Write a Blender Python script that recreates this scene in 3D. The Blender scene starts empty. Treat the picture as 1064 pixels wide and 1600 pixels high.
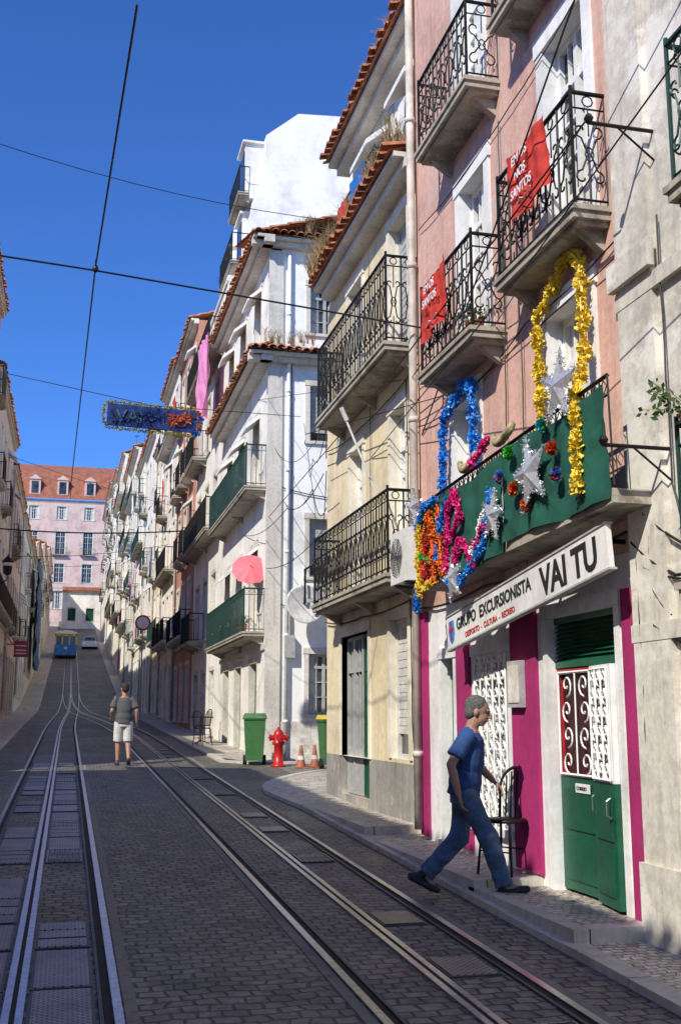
import bpy, math, random
from mathutils import Matrix, Vector
R=random.Random(7)
S=bpy.context.scene
col=S.collection
W={}
T=Matrix.Translation
def RX(a): return Matrix.Rotation(math.radians(a),4,'X')
def RY(a): return Matrix.Rotation(math.radians(a),4,'Y')
def RZ(a): return Matrix.Rotation(math.radians(a),4,'Z')
I4=Matrix.Identity(4)

# ---------------------------------------------------------------- materials
def new_mat(name):
    m=bpy.data.materials.new(name); m.use_nodes=True
    nt=m.node_tree; b=nt.nodes["Principled BSDF"]
    return m,nt,b
def N(nt,t,**k):
    n=nt.nodes.new(t)
    for a,v in k.items(): setattr(n,a,v)
    return n
def pos(nt,scale=(1,1,1)):
    g=N(nt,"ShaderNodeNewGeometry"); mp=N(nt,"ShaderNodeMapping")
    mp.inputs["Scale"].default_value=scale
    nt.links.new(g.outputs["Position"],mp.inputs["Vector"]); return mp.outputs[0]
def noise(nt,vec,scale,detail=4,rough=.6):
    n=N(nt,"ShaderNodeTexNoise"); n.inputs["Scale"].default_value=scale
    n.inputs["Detail"].default_value=detail; n.inputs["Roughness"].default_value=rough
    nt.links.new(vec,n.inputs["Vector"]); return n.outputs["Fac"]
def ramp(nt,fac,stops):
    r=N(nt,"ShaderNodeValToRGB"); e=r.color_ramp.elements
    while len(e)<len(stops): e.new(.5)
    for i,(p,c) in enumerate(stops):
        e[i].position=p; e[i].color=c if len(c)==4 else (*c,1)
    nt.links.new(fac,r.inputs[0]); return r.outputs[0]
def mix(nt,fac,a,b,mode='MIX'):
    m=N(nt,"ShaderNodeMixRGB",blend_type=mode)
    for i,x in ((0,fac),(1,a),(2,b)):
        if isinstance(x,(int,float)): m.inputs[i].default_value=x
        elif isinstance(x,tuple): m.inputs[i].default_value=(*x,1) if len(x)==3 else x
        else: nt.links.new(x,m.inputs[i])
    return m.outputs[0]
def bump(nt,b,h,strength,dist=.01):
    n=N(nt,"ShaderNodeBump"); n.inputs["Strength"].default_value=strength; n.inputs["Distance"].default_value=dist
    nt.links.new(h,n.inputs["Height"]); nt.links.new(n.outputs[0],b.inputs["Normal"])
def plaster(name,c,dirt=.5,patch=None,rough=.9,streak=.5,pt=.56,pw=.025,grime=.35):
    m,nt,b=new_mat(name)
    c2=tuple(x*.72 for x in c); c3=tuple(min(1,x*1.12) for x in c)
    v=pos(nt); n1=noise(nt,v,.9,6,.65); n2=noise(nt,pos(nt,(5,5,.45)),1.6,5,.6); n3=noise(nt,v,14,5,.7)
    base=ramp(nt,n1,[(.32,c2),(.5,c),(.7,c3)])
    st=ramp(nt,n2,[(.50,(0,0,0)),(.72,(1,1,1))])
    s=N(nt,"ShaderNodeMath",operation='MULTIPLY'); nt.links.new(st,s.inputs[0]); s.inputs[1].default_value=streak*dirt
    k=mix(nt,s.outputs[0],base,tuple(x*.35 for x in c))
    f=ramp(nt,n3,[(.35,(.78,.77,.75)),(.6,(1,1,1))])
    k=mix(nt,dirt,k,f,'MULTIPLY')
    if patch:
        n4=noise(nt,pos(nt,(1,1,1.3)),1.7,8,.7)
        pf=ramp(nt,n4,[(pt,(0,0,0)),(pt+pw,(1,1,1))])
        k=mix(nt,pf,k,patch)
    # soft blotches of grime
    n5=noise(nt,v,2.6,8,.75)
    g=ramp(nt,n5,[(.53,(0,0,0)),(.68,(1,1,1))])
    s2=N(nt,"ShaderNodeMath",operation='MULTIPLY'); nt.links.new(g,s2.inputs[0]); s2.inputs[1].default_value=grime*dirt*1.3
    k=mix(nt,s2.outputs[0],k,tuple(x*y for x,y in zip(c,(.42,.40,.36))))
    nt.links.new(k,b.inputs["Base Color"]); b.inputs["Roughness"].default_value=rough
    hh=mix(nt,.5,n1,n3); bump(nt,b,hh,.45,.02)
    return m
def simple(name,c,rough=.6,metal=0,var=.25,scale=9,bs=.15):
    m,nt,b=new_mat(name)
    v=pos(nt); n=noise(nt,v,scale,5,.65)
    k=ramp(nt,n,[(.3,tuple(x*(1-var) for x in c)),(.65,tuple(min(1,x*(1+var*.5)) for x in c))])
    nt.links.new(k,b.inputs["Base Color"]); b.inputs["Roughness"].default_value=rough; b.inputs["Metallic"].default_value=metal
    if bs: bump(nt,b,n,bs,.006)
    return m
M={}
M['pink']=plaster('pink_plaster',(.72,.44,.35),.8,patch=(.58,.45,.37),pt=.55,pw=.08)
M['yellow']=plaster('cream_plaster',(.83,.70,.45),.6,patch=(.74,.64,.47),pt=.57,pw=.10)
M['white']=plaster('white_plaster',(.88,.85,.78),.45)
M['whiteclean']=plaster('clean_white_plaster',(.93,.91,.86),.18,streak=.3)
M['stone']=plaster('grey_stone',(.72,.67,.58),.9,patch=(.80,.76,.68),pt=.52,pw=.08,grime=.45)
M['trim']=plaster('stone_trim',(.72,.67,.58),.8)
M['gfwhite']=plaster('painted_base_white',(.86,.85,.82),.45)
M['grey']=plaster('grey_plinth',(.36,.34,.30),.8,patch=(.48,.43,.34),pt=.56,pw=.06)
M['magenta']=plaster('magenta_paint',(.42,.022,.15),.6)
M['redbrown']=plaster('red_brown_plaster',(.52,.25,.17),.6)
M['cream']=plaster('pale_cream_plaster',(.83,.77,.63),.5)
M['rose']=plaster('rose_plaster',(.74,.53,.46),.5)
M['ochre']=plaster('ochre_plaster',(.78,.64,.42),.5)
M['orange']=plaster('orange_plaster',(.70,.31,.14),.5)
M['palepink']=plaster('pale_pink_plaster',(.74,.54,.48),.3)
M['slab']=plaster('weathered_slab',(.48,.43,.34),1.0,patch=(.24,.22,.17),pt=.54,pw=.05)
M['tile']=simple('clay_tile',(.46,.18,.09),.85,var=.6,scale=5)
M['roofred']=simple('dark_red_roof',(.34,.12,.07),.85,var=.4,scale=1.5)
M['iron']=simple('black_iron',(.02,.02,.02),.5,.6,.3,30)
M['greeniron']=simple('green_iron',(.012,.05,.042),.5,.2,.3,20)
M['frame']=simple('white_paint',(.80,.79,.75),.5,var=.2)
M['greenpaint']=simple('green_paint',(.010,.10,.052),.4,var=.35,scale=5)
M['redpaint']=simple('red_paint',(.46,.03,.03),.45)
M['darkred']=simple('dark_red_panel',(.06,.010,.012),.5)
M['greyshut']=simple('grey_shutter',(.42,.42,.40),.6)
M['curtain']=simple('curtain',(.62,.60,.55),.9,var=.3,scale=6)
M['dark']=simple('dark_inside',(.015,.015,.015),.9)
M['steel']=simple('rail_steel',(.50,.50,.51),.30,.9,.3,20,.05)
M['darksteel']=simple('dark_steel',(.07,.07,.075),.5,.6,.3,8)
M['pipe']=simple('drainpipe_paint',(.58,.52,.45),.6,var=.4,scale=3)
M['wire']=simple('black_cable',(.012,.012,.012),.6)
M['straw']=simple('dry_straw',(.36,.25,.11),.9,var=.5,scale=12)
M['wicker']=simple('wicker',(.42,.34,.18),.9,var=.5,scale=25)
M['leaf']=simple('leaf_green',(.05,.11,.025),.7,var=.5,scale=20)
M['greencloth']=simple('green_cloth',(.008,.095,.062),.85,var=.45,scale=4,bs=.5)
M['redcloth']=simple('red_cloth',(.54,.035,.02),.8,var=.35,scale=5)
M['yellowt']=simple('yellow_tinsel',(.88,.64,.06),.45,var=.35,scale=30)
M['bluet']=simple('blue_tinsel',(.03,.28,.78),.4,var=.4,scale=30)
M['pinkt']=simple('pink_tinsel',(.72,.02,.22),.45,var=.35,scale=30)
M['oranget']=simple('orange_tinsel',(.80,.18,.02),.5,var=.35,scale=30)
M['greent']=simple('green_tinsel',(.08,.50,.06),.5,var=.35,scale=30)
M['silver']=simple('silver_foil',(.70,.71,.73),.3,.6,.3,25)
M['darkblue']=simple('dark_blue_felt',(.008,.035,.17),.8,var=.8,scale=9)
M['signwhite']=plaster('sign_board',(.80,.79,.75),.4,rough=.6)
M['black']=simple('black_paint',(.012,.012,.014),.5)
M['whitepaint']=simple('white_letters',(.83,.83,.80),.6,var=.15)
M['skin']=simple('skin',(.38,.21,.14),.55,var=.15,scale=20)
M['blueshirt']=simple('blue_cotton',(.022,.065,.20),.9,var=.3,scale=9,bs=.5)
M['jeans']=simple('denim',(.075,.125,.21),.9,var=.5,scale=9,bs=.5)
M['shoe']=simple('dark_shoe',(.02,.02,.028),.6)
M['hairgrey']=simple('grey_hair',(.11,.105,.10),.85,var=.7,scale=70,bs=.5)
M['hairdark']=simple('dark_hair',(.03,.025,.02),.8,var=.4,scale=60)
M['greyshirt']=simple('grey_cotton',(.09,.09,.095),.9,var=.2,scale=9,bs=.4)
M['whiteshort']=simple('pale_shorts',(.62,.60,.57),.9,var=.25,scale=10,bs=.4)
M['binp']=simple('green_plastic',(.05,.16,.05),.45,var=.2)
M['binlid']=simple('yellow_plastic',(.65,.50,.04),.45,var=.2)
M['rubber']=simple('black_rubber',(.015,.015,.015),.8)
M['hydrant']=simple('hydrant_red',(.50,.015,.012),.35,var=.2)
M['conered']=simple('cone_orange',(.42,.14,.08),.6,var=.4)
M['ac']=simple('unit_casing',(.76,.75,.70),.45,var=.15)
M['tramyellow']=simple('tram_yellow',(.75,.50,.06),.4,var=.1)
M['tramblue']=simple('tram_blue',(.03,.18,.50),.4,var=.5,scale=2.5)
M['tarp']=simple('blue_tarp',(.05,.14,.28),.7,var=.4,scale=2)
M['pinkcloth']=simple('pink_cloth',(.74,.27,.52),.85,var=.2,scale=4)
M['parasol']=simple('red_parasol',(.78,.15,.18),.6,var=.2)
M['carpaint']=simple('silver_car',(.65,.66,.68),.25,.3,.1)
M['brass']=simple('lamp_glass',(.75,.70,.55),.3)
M['yellowlet']=simple('olive_yellow_tinsel',(.35,.32,.03),.6,var=.6,scale=25)
M['oliveblue']=simple('dim_letter_paint',(.05,.13,.12),.7,var=.6,scale=20)
M['dimred']=simple('dim_red_paint',(.28,.04,.04),.7,var=.5,scale=20)
def glassmat():
    m,nt,b=new_mat('window_glass'); n=noise(nt,pos(nt),1.2,3,.5)
    k=ramp(nt,n,[(.35,(.012,.015,.018)),(.6,(.06,.07,.08))])
    nt.links.new(k,b.inputs["Base Color"]); b.inputs["Roughness"].default_value=.06
    n2=noise(nt,pos(nt),3,2,.5); bump(nt,b,n2,.08,.02)
    return m
M['glass']=glassmat()
def cobble(name,c1,c2,mort,size,bs=.8,patchy=.5,msz=.12):
    m,nt,b=new_mat(name)
    g=N(nt,"ShaderNodeNewGeometry")
    nz=N(nt,"ShaderNodeTexNoise"); nz.inputs["Scale"].default_value=2.2; nz.inputs["Detail"].default_value=4
    nt.links.new(g.outputs["Position"],nz.inputs["Vector"])
    ad=N(nt,"ShaderNodeVectorMath",operation='MULTIPLY_ADD')
    nt.links.new(nz.outputs["Color"],ad.inputs[0]); ad.inputs[1].default_value=(.20,.20,0); nt.links.new(g.outputs["Position"],ad.inputs[2])
    br=N(nt,"ShaderNodeTexBrick"); br.offset=.5
    br.inputs["Scale"].default_value=1; br.inputs["Brick Width"].default_value=size*1.25; br.inputs["Row Height"].default_value=size
    br.inputs["Mortar Size"].default_value=size*msz; br.inputs["Mortar Smooth"].default_value=.6; br.inputs["Bias"].default_value=0
    br.inputs["Color1"].default_value=(*c1,1); br.inputs["Color2"].default_value=(*c2,1); br.inputs["Mortar"].default_value=(*mort,1)
    nt.links.new(ad.outputs[0],br.inputs["Vector"])
    v=pos(nt); n1=noise(nt,v,.55,6,.65); n2=noise(nt,v,28,4,.7); n5=noise(nt,pos(nt,(1.6,.25,1)),1.3,5,.6); n6=noise(nt,v,7.5,3,.6)
    k=mix(nt,patchy,br.outputs["Color"],ramp(nt,n1,[(.3,(.55,.55,.56)),(.62,(1.25,1.22,1.18))]),'MULTIPLY')
    k=mix(nt,.6,k,ramp(nt,n2,[(.3,(.45,.45,.45)),(.7,(1.5,1.5,1.5))]),'MULTIPLY')
    k=mix(nt,.6,k,ramp(nt,n6,[(.35,(.5,.5,.5)),(.65,(1.5,1.5,1.5))]),'MULTIPLY')
    k=mix(nt,.5,k,ramp(nt,n5,[(.35,(.7,.7,.72)),(.65,(1.2,1.18,1.12))]),'MULTIPLY')
    nt.links.new(k,b.inputs["Base Color"])
    rr=ramp(nt,n1,[(.3,(.42,.42,.42)),(.7,(.75,.75,.75))]); nt.links.new(rr,b.inputs["Roughness"])
    inv=N(nt,"ShaderNodeMath",operation='MULTIPLY_ADD'); nt.links.new(br.outputs["Fac"],inv.inputs[0]); inv.inputs[1].default_value=-1; inv.inputs[2].default_value=1
    h=mix(nt,.45,inv.outputs[0],n2); bump(nt,b,h,bs,.016)
    return m
M['road']=cobble('basalt_cobbles',(.20,.185,.165),(.115,.108,.098),(.040,.036,.030),.11,bs=1.0)
M['side']=cobble('side_street_cobbles',(.28,.26,.23),(.19,.18,.16),(.07,.065,.055),.11)
M['walk']=cobble('limestone_setts',(.64,.58,.49),(.48,.43,.36),(.18,.16,.13),.065,bs=.6)
M['kerb']=plaster('kerb_stone',(.58,.53,.46),.7)
M['border']=plaster('sett_border_stone',(.22,.205,.185),.8)
M['earth']=simple('earth',(.12,.11,.09),.95)
def plate_mat():
    m,nt,b=new_mat('checker_plate')
    v=pos(nt,(1,1,1)); ck=N(nt,"ShaderNodeTexBrick"); ck.inputs["Scale"].default_value=1; ck.offset=.5
    ck.inputs["Brick Width"].default_value=.05; ck.inputs["Row Height"].default_value=.024; ck.inputs["Mortar Size"].default_value=.006
    nt.links.new(v,ck.inputs["Vector"])
    n=noise(nt,v,3,5,.6)
    ck.inputs["Color1"].default_value=(.40,.39,.38,1); ck.inputs["Color2"].default_value=(.30,.29,.28,1); ck.inputs["Mortar"].default_value=(.07,.07,.07,1)
    k=mix(nt,.7,ck.outputs["Color"],ramp(nt,n,[(.3,(.5,.5,.5)),(.65,(1.3,1.3,1.3))]),'MULTIPLY')
    nt.links.new(k,b.inputs["Base Color"]); b.inputs["Metallic"].default_value=.5; b.inputs["Roughness"].default_value=.42
    bump(nt,b,ck.outputs["Fac"],-.8,.006); return m
M['plate']=plate_mat()

# ---------------------------------------------------------------- mesh builder
class MB:
    def __init__(s): s.v=[];s.f=[];s.m=[]
    def add(s,vs,fs,m=0):
        o=len(s.v); s.v+=[tuple(v) for v in vs]; s.f+=[tuple(i+o for i in f) for f in fs]; s.m+=[m]*len(fs)
    def box(s,x0,x1,y0,y1,z0,z1,m=0):
        s.add([(x0,y0,z0),(x1,y0,z0),(x1,y1,z0),(x0,y1,z0),(x0,y0,z1),(x1,y0,z1),(x1,y1,z1),(x0,y1,z1)],
              [(0,3,2,1),(4,5,6,7),(0,1,5,4),(1,2,6,5),(2,3,7,6),(3,0,4,7)],m)
    def quad(s,a,b,c,d,m=0): s.add([a,b,c,d],[(0,1,2,3)],m)
    def tube(s,pts,r,n=6,m=0,ref=(0,0,1),ry=None):
        P=[Vector(p) for p in pts]; L=len(P); ref=Vector(ref)
        rs=r if isinstance(r,(list,tuple)) else [r]*L
        rys=ry if ry else rs
        vs=[];pv=None
        for i,p in enumerate(P):
            t=(P[min(i+1,L-1)]-P[max(i-1,0)])
            t=t.normalized() if t.length>1e-9 else Vector((0,0,1))
            a=t.cross(ref)
            if a.length<.08: a=pv if pv is not None else t.cross(Vector((1,0,0)))
            a=a-t*a.dot(t); a.normalize()
            if pv is not None and a.dot(pv)<0: a=-a
            pv=a; b=a.cross(t).normalized()
            for k in range(n):
                th=2*math.pi*k/n
                vs.append(p+a*(math.cos(th)*rs[i])+b*(math.sin(th)*rys[i]))
        fs=[(i*n+k,i*n+(k+1)%n,(i+1)*n+(k+1)%n,(i+1)*n+k) for i in range(L-1) for k in range(n)]
        fs.append(tuple(range(n))[::-1]); fs.append(tuple((L-1)*n+k for k in range(n)))
        s.add(vs,fs,m)
    def lathe(s,prof,n=16,m=0,Mx=I4):
        vs=[Mx@Vector((r*math.cos(2*math.pi*k/n),r*math.sin(2*math.pi*k/n),z)) for r,z in prof for k in range(n)]
        L=len(prof)
        fs=[(i*n+k,i*n+(k+1)%n,(i+1)*n+(k+1)%n,(i+1)*n+k) for i in range(L-1) for k in range(n)]
        fs.append(tuple(range(n))[::-1]); fs.append(tuple((L-1)*n+k for k in range(n)))
        s.add(vs,fs,m)
    def ell(s,c,r,n=14,m=0,Mx=I4):
        pr=[(max(.02,math.sin(math.pi*i/n)),-math.cos(math.pi*i/n)) for i in range(n+1)]
        s.lathe(pr,n,m,Mx@T(c)@Matrix.Diagonal((*r,1)))
    def prism(s,poly,y0,y1,m=0):
        n=len(poly)
        vs=[(x,y0,z) for x,z in poly]+[(x,y1,z) for x,z in poly]
        s.add(vs,[tuple(range(n)),tuple(range(2*n-1,n-1,-1))]+[(i,i+n,(i+1)%n+n,(i+1)%n) for i in range(n)],m)
    def mesh(s,name,mats,smooth=False):
        me=bpy.data.meshes.new(name); me.from_pydata(s.v,[],s.f)
        for k in mats: me.materials.append(M[k])
        me.polygons.foreach_set("material_index",s.m)
        if smooth: me.polygons.foreach_set("use_smooth",[True]*len(s.f))
        me.update(); return me
def put(me,name,parent=None,Mx=I4):
    o=bpy.data.objects.new(name,me); col.objects.link(o)
    if parent is not None:
        o.parent=parent; o.matrix_parent_inverse=W[parent.name].inverted()
    o.matrix_basis=Mx; W[o.name]=Mx.copy(); return o
def tag(o,label,cat,group=None):
    o["label"]=label;o["category"]=cat
    if group:o["group"]=group
    return o
def empty(name,loc):
    return put(None,name,None,T(loc))
def textmesh(body,size,mat,ex=.002,off=0,align='LEFT',xs=1.0,space=1.0):
    cu=bpy.data.curves.new("lettering","FONT"); cu.body=body; cu.size=size; cu.extrude=ex; cu.offset=off
    cu.align_x=align; cu.space_character=space; cu.resolution_u=3
    o=bpy.data.objects.new("tmp",cu); col.objects.link(o)
    dg=bpy.context.evaluated_depsgraph_get()
    me=bpy.data.meshes.new_from_object(o.evaluated_get(dg))
    bpy.data.objects.remove(o); me.materials.clear(); me.materials.append(M[mat])
    me.transform(Matrix.Diagonal((xs,1,1,1))); me.name="lettering"
    return me
def remesh(mb,mat,voxel,smooth=4,name="body"):
    me=mb.mesh(name,[mat]); o=bpy.data.objects.new("tmp",me); col.objects.link(o)
    r=o.modifiers.new("r","REMESH"); r.mode='VOXEL'; r.voxel_size=voxel; r.use_smooth_shade=True
    s=o.modifiers.new("s","SMOOTH"); s.iterations=smooth; s.factor=.5
    dg=bpy.context.evaluated_depsgraph_get()
    m2=bpy.data.meshes.new_from_object(o.evaluated_get(dg)); bpy.data.objects.remove(o)
    m2.materials.clear(); m2.materials.append(M[mat]); m2.name=name
    m2.polygons.foreach_set("use_smooth",[True]*len(m2.polygons)); return m2

# ---------------------------------------------------------------- ground
def slope(Y):
    if Y<60: return .0305
    if Y<74: return .0305+(Y-60)/14*(.118-.0305)
    if Y<110: return .118
    if Y<125: return .118+(Y-110)/15*.039
    if Y<170: return .157
    return 0
_gz=[];z=0;STEP=.5
for i in range(int(800/STEP)):
    _gz.append(z); z+=slope(i*STEP+STEP/2)*STEP
def gz(Y):
    if Y<=0: return .0305*Y
    i=Y/STEP;k=min(int(i),len(_gz)-2); return _gz[k]+(_gz[k+1]-_gz[k])*(i-k)
def ss(a,b,x):
    t=max(0,min(1,(x-a)/(b-a))); return t*t*(3-2*t)
def cL(Y): return -.20+.45*ss(38,80,Y)
def cR(Y): return 2.17-1.92*ss(34,78,Y)
def strip(name,ys,xl,xr,off,mat,kind="structure"):
    mb=MB()
    for a,b in zip(ys[:-1],ys[1:]):
        za,zb=gz(a)+off,gz(b)+off
        mb.quad((xl(a),a,za),(xr(a),a,za),(xr(b),b,zb),(xl(b),b,zb),0)
    o=put(mb.mesh(name,[mat]),name)
    if kind: o["kind"]=kind
    return o
def yr(a,b,s):
    n=max(1,int((b-a)/s)); return [a+(b-a)*i/n for i in range(n+1)]
LG0,LG1=16.8,20.8   # side lane on the left
strip("ground",yr(-60,170,5)+[400,790],lambda y:-400,lambda y:400,-.03,'earth')
strip("road",yr(-12,168,1.5),lambda y:-2.6,lambda y:4.2,0,'road')
mb=MB()
def poly(mb,pts,off,m=0):
    mb.add([(x,y,gz(y)+off) for x,y in pts],[tuple(range(len(pts)))],m)
poly(mb,[(4.2,16.7),(30,16.7),(30,24.3),(4.2,24.3)],.004,0)
poly(mb,[(-30,LG0),(-2.6,LG0),(-2.6,LG1),(-30,LG1)],.004,0)
o=put(mb.mesh("side_street",['side']),"side_street"); o["kind"]="structure"
KH=.045;KX=3.17
strip("pavement",yr(-12,15,3),lambda y:KX+.05,lambda y:4.1,KH,'walk')
KP=[(KX,15),(3.05,17.2),(3.12,17.9),(3.3,18.6),(3.58,19.35),(3.95,20.0),(4.35,20.6),(4.8,21.1),(5.5,21.45),(6.5,21.6),(12,21.7)]
mb=MB(); poly(mb,[(x+.05,y-(.05 if y>18 else 0)) for x,y in KP]+[(12,16.75),(4.1,16.75),(4.1,15)],KH)
o=put(mb.mesh("pavement",['walk']),"pavement"); o["kind"]="structure"
strip("pavement",[23.35]+yr(25,166,4),lambda y:3.30 if y>23.4 else 3.95,lambda y:4.5,KH,'walk')
strip("pavement",yr(-12,LG0,3),lambda y:-2.8,lambda y:-1.60,KH,'walk')
strip("pavement",yr(LG1,166,4),lambda y:-2.8,lambda y:-1.60,KH,'walk')
def kerb(pts,w=.15,flip=1):
    mb=MB()
    for (x0,y0),(x1,y1) in zip(pts[:-1],pts[1:]):
        L=math.hypot(x1-x0,y1-y0); n=max(1,round(L/.9))
        dx,dy=(x1-x0)/L,(y1-y0)/L; nx,ny=dy*flip,-dx*flip
        for i in range(n):
            a=i*L/n+.004;b=(i+1)*L/n-.004
            P=[(x0+dx*a,y0+dy*a),(x0+dx*b,y0+dy*b)]
            q=[P[0],P[1],(P[1][0]-nx*w,P[1][1]-ny*w),(P[0][0]-nx*w,P[0][1]-ny*w)]
            if flip<0: q=[q[1],q[0],q[3],q[2]]
            j=R.uniform(-.003,.003)
            top=[(x,y,gz(y)+KH+.008+j) for x,y in q]; bot=[(x,y,gz(y)-.05) for x,y in q]
            mb.add(bot+top,[(4,7,6,5),(0,4,5,1),(1,5,6,2),(2,6,7,3),(3,7,4,0)])
    o=put(mb.mesh("kerb",['kerb']),"kerb"); o["kind"]="structure"
kerb([(KX,-12)]+KP,.15,-1)
kerb([(12,23.3),(3.9,23.3),(3.25,24.0),(3.25,100)],.15,-1)
kerb([(-1.55,-12),(-1.55,LG0)],.15,1); kerb([(-1.55,LG1),(-1.55,110)],.15,1)
mb=MB()
for y0,y1,x0,top in ((6.95,8.75,3.36,.345),(8.75,12.2,3.36,.405),(12.2,14.9,3.38,.50)):
    mb.box(x0,4.05,y0+.004,y1,gz(y0)-.1,top)
    mb.box(x0-.01,4.06,y0-.12,y0,gz(y0)-.1,top+.004,1)
    mb.box(x0-.12,x0-.001,y0-.12,y1-.003,gz(y0)-.1,top+.002,1)
o=put(mb.mesh("pavement_step",['walk','kerb']),"pavement_step"); o["kind"]="structure"

# tracks
def track(c,y0,y1,label):
    e=empty("tram_track",(c(y0),y0,gz(y0)))
    tag(e,label,"tram track")
    ys=yr(y0,y1,1.0)
    def rib(nm,off,w,z,mat,th=.012):
        mb=MB()
        for a,b in zip(ys[:-1],ys[1:]):
            za,zb=gz(a)+z,gz(b)+z
            xa,xb=c(a)+off,c(b)+off
            mb.quad((xa-w,a,za),(xa+w,a,za),(xb+w,b,zb),(xb-w,b,zb))
            mb.quad((xa-w,a,za-th),(xa-w,a,za),(xb-w,b,zb),(xb-w,b,zb-th))
            mb.quad((xa+w,a,za),(xa+w,a,za-th),(xb+w,b,zb-th),(xb+w,b,zb))
        put(mb.mesh(nm,[mat]),nm,e)
    for s in (-1,1):
        rib("rail",s*.53,.024,.016,'steel')
        rib("rail_groove",s*.53-s*.050,.022,.005,'dark')
        rib("rail",s*.53-s*.086,.010,.014,'darksteel')
        rib("sett_border",s*.53+s*.070,.034,.006,'border')
    rib("cable_slot",0,.012,.010,'dark')
    rib("slot_rail",-.034,.02,.014,'steel'); rib("slot_rail",.034,.02,.014,'steel')
    return e
track(cL,-10,150,"grooved steel tram rails with central cable slot in dark cobbles")
track(cR,-10,77,"curving steel tram rails with cable slot beside the pavement")
def plate(x0,x1,y0,y1,detail):
    mb=MB(); w=x1-x0;l=y1-y0
    mb.box(0,w,0,l,-.01,.004,1)
    if detail==0: mb.box(.02,w-.02,.02,l-.02,.004,.010)
    elif detail==1:
        for i in range(3): mb.box(.02,w-.02,.02+i*l/3,(i+1)*l/3-.02,.004,.012)
    else:
        for i in range(int(l/.045)): mb.box(.03,w-.03,.02+i*.045,.045+i*.045,.004,.013)
        mb.box(.004,.022,0,l,.004,.014);mb.box(w-.022,w-.004,0,l,.004,.014)
    a=math.atan(slope((y0+y1)/2))
    o=put(mb.mesh("metal_cover_plate",['plate','darksteel']),"metal_cover_plate",None,T((x0,y0,gz(y0)+.006))@Matrix.Rotation(a,4,'X'))
    tag(o,"worn steel cover plate set between tram slot and rail","cover plate","cover plates along the tram slots")
y=4.9
while y<24:
    l=R.choice([.45,.6,.9,.75]); k=R.choice([0,0,1,2])
    if R.random()<.88: plate(cL(y)+.07,cL(y)+.415,y,y+l,k)
    if R.random()<.75: plate(cL(y)-.415,cL(y)-.07,y,y+l,R.choice([0,1]))
    y+=l+R.choice([.03,.03,.12,.5 if y>12 else .06])
y=5.0
while y<30:
    plate(cR(y)+.07,cR(y)+.40,y,y+.45,R.choice([0,2])); y+=R.choice([1.4,2.2,2.8])

# ---------------------------------------------------------------- facade kit
def F_right(X,Y1): return Matrix(((0,1,0,X),(-1,0,0,Y1),(0,0,1,0),(0,0,0,1)))
def F_left(X,Y0): return Matrix(((0,-1,0,X),(1,0,0,Y0),(0,0,1,0),(0,0,0,1)))
def F_front(X0,Y): return T((X0,Y,0))
def facade(house,F,a0,a1,z0,z1,ops,mat,trim='trim',sur=.11,name="wall",cornice=None,rd=.24):
    mb=MB()
    ops=[o for o in ops if o[0]>=a0-.01 and o[1]<=a1+.01 and o[2]<z1 and o[3]>z0]
    xs=sorted(set([a0,a1]+[v for o in ops for v in o[:2]])); zs=sorted(set([z0,z1]+[max(z0,min(z1,v)) for o in ops for v in o[2:4]]))
    for i in range(len(xs)-1):
        for j in range(len(zs)-1):
            cx=(xs[i]+xs[i+1])/2;cz=(zs[j]+zs[j+1])/2
            if any(o[0]<cx<o[1] and o[2]<cz<o[3] for o in ops): continue
            mb.quad((xs[i],0,zs[j]),(xs[i+1],0,zs[j]),(xs[i+1],0,zs[j+1]),(xs[i],0,zs[j+1]))
    for x0,x1,b0,b1 in [o[:4] for o in ops]:
        b0=max(b0,z0)
        mb.quad((x0,0,b0),(x0,0,b1),(x0,rd,b1),(x0,rd,b0),1); mb.quad((x1,0,b1),(x1,0,b0),(x1,rd,b0),(x1,rd,b1),1)
        mb.quad((x0,0,b1),(x1,0,b1),(x1,rd,b1),(x0,rd,b1),1); mb.quad((x1,0,b0),(x0,0,b0),(x0,rd,b0),(x1,rd,b0),1)
        if sur:
            p=-.022
            mb.box(x0-sur,x0-.001,p,.05,b0,b1,1); mb.box(x1+.001,x1+sur,p,.05,b0,b1,1)
            mb.box(x0-sur-.02,x1+sur+.02,p-.012,.05,b1+.001,b1+sur+.03,1)
            if b0>z0+.4: mb.box(x0-sur-.03,x1+sur+.03,p-.035,.05,b0-.07,b0-.001,1)
    mb.quad((a0,0,z0),(a0,0,z1),(a0,rd,z1),(a0,rd,z0)); mb.quad((a1,0,z1),(a1,0,z0),(a1,rd,z0),(a1,rd,z1))
    mb.quad((a0,0,z1),(a1,0,z1),(a1,rd,z1),(a0,rd,z1))
    if cornice:
        for c in cornice: mb.box(a0,a1,-.05,.02,c,c+.12,1)
    return put(mb.mesh(name,[mat,trim]),name,house,F)
_wc={}
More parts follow.
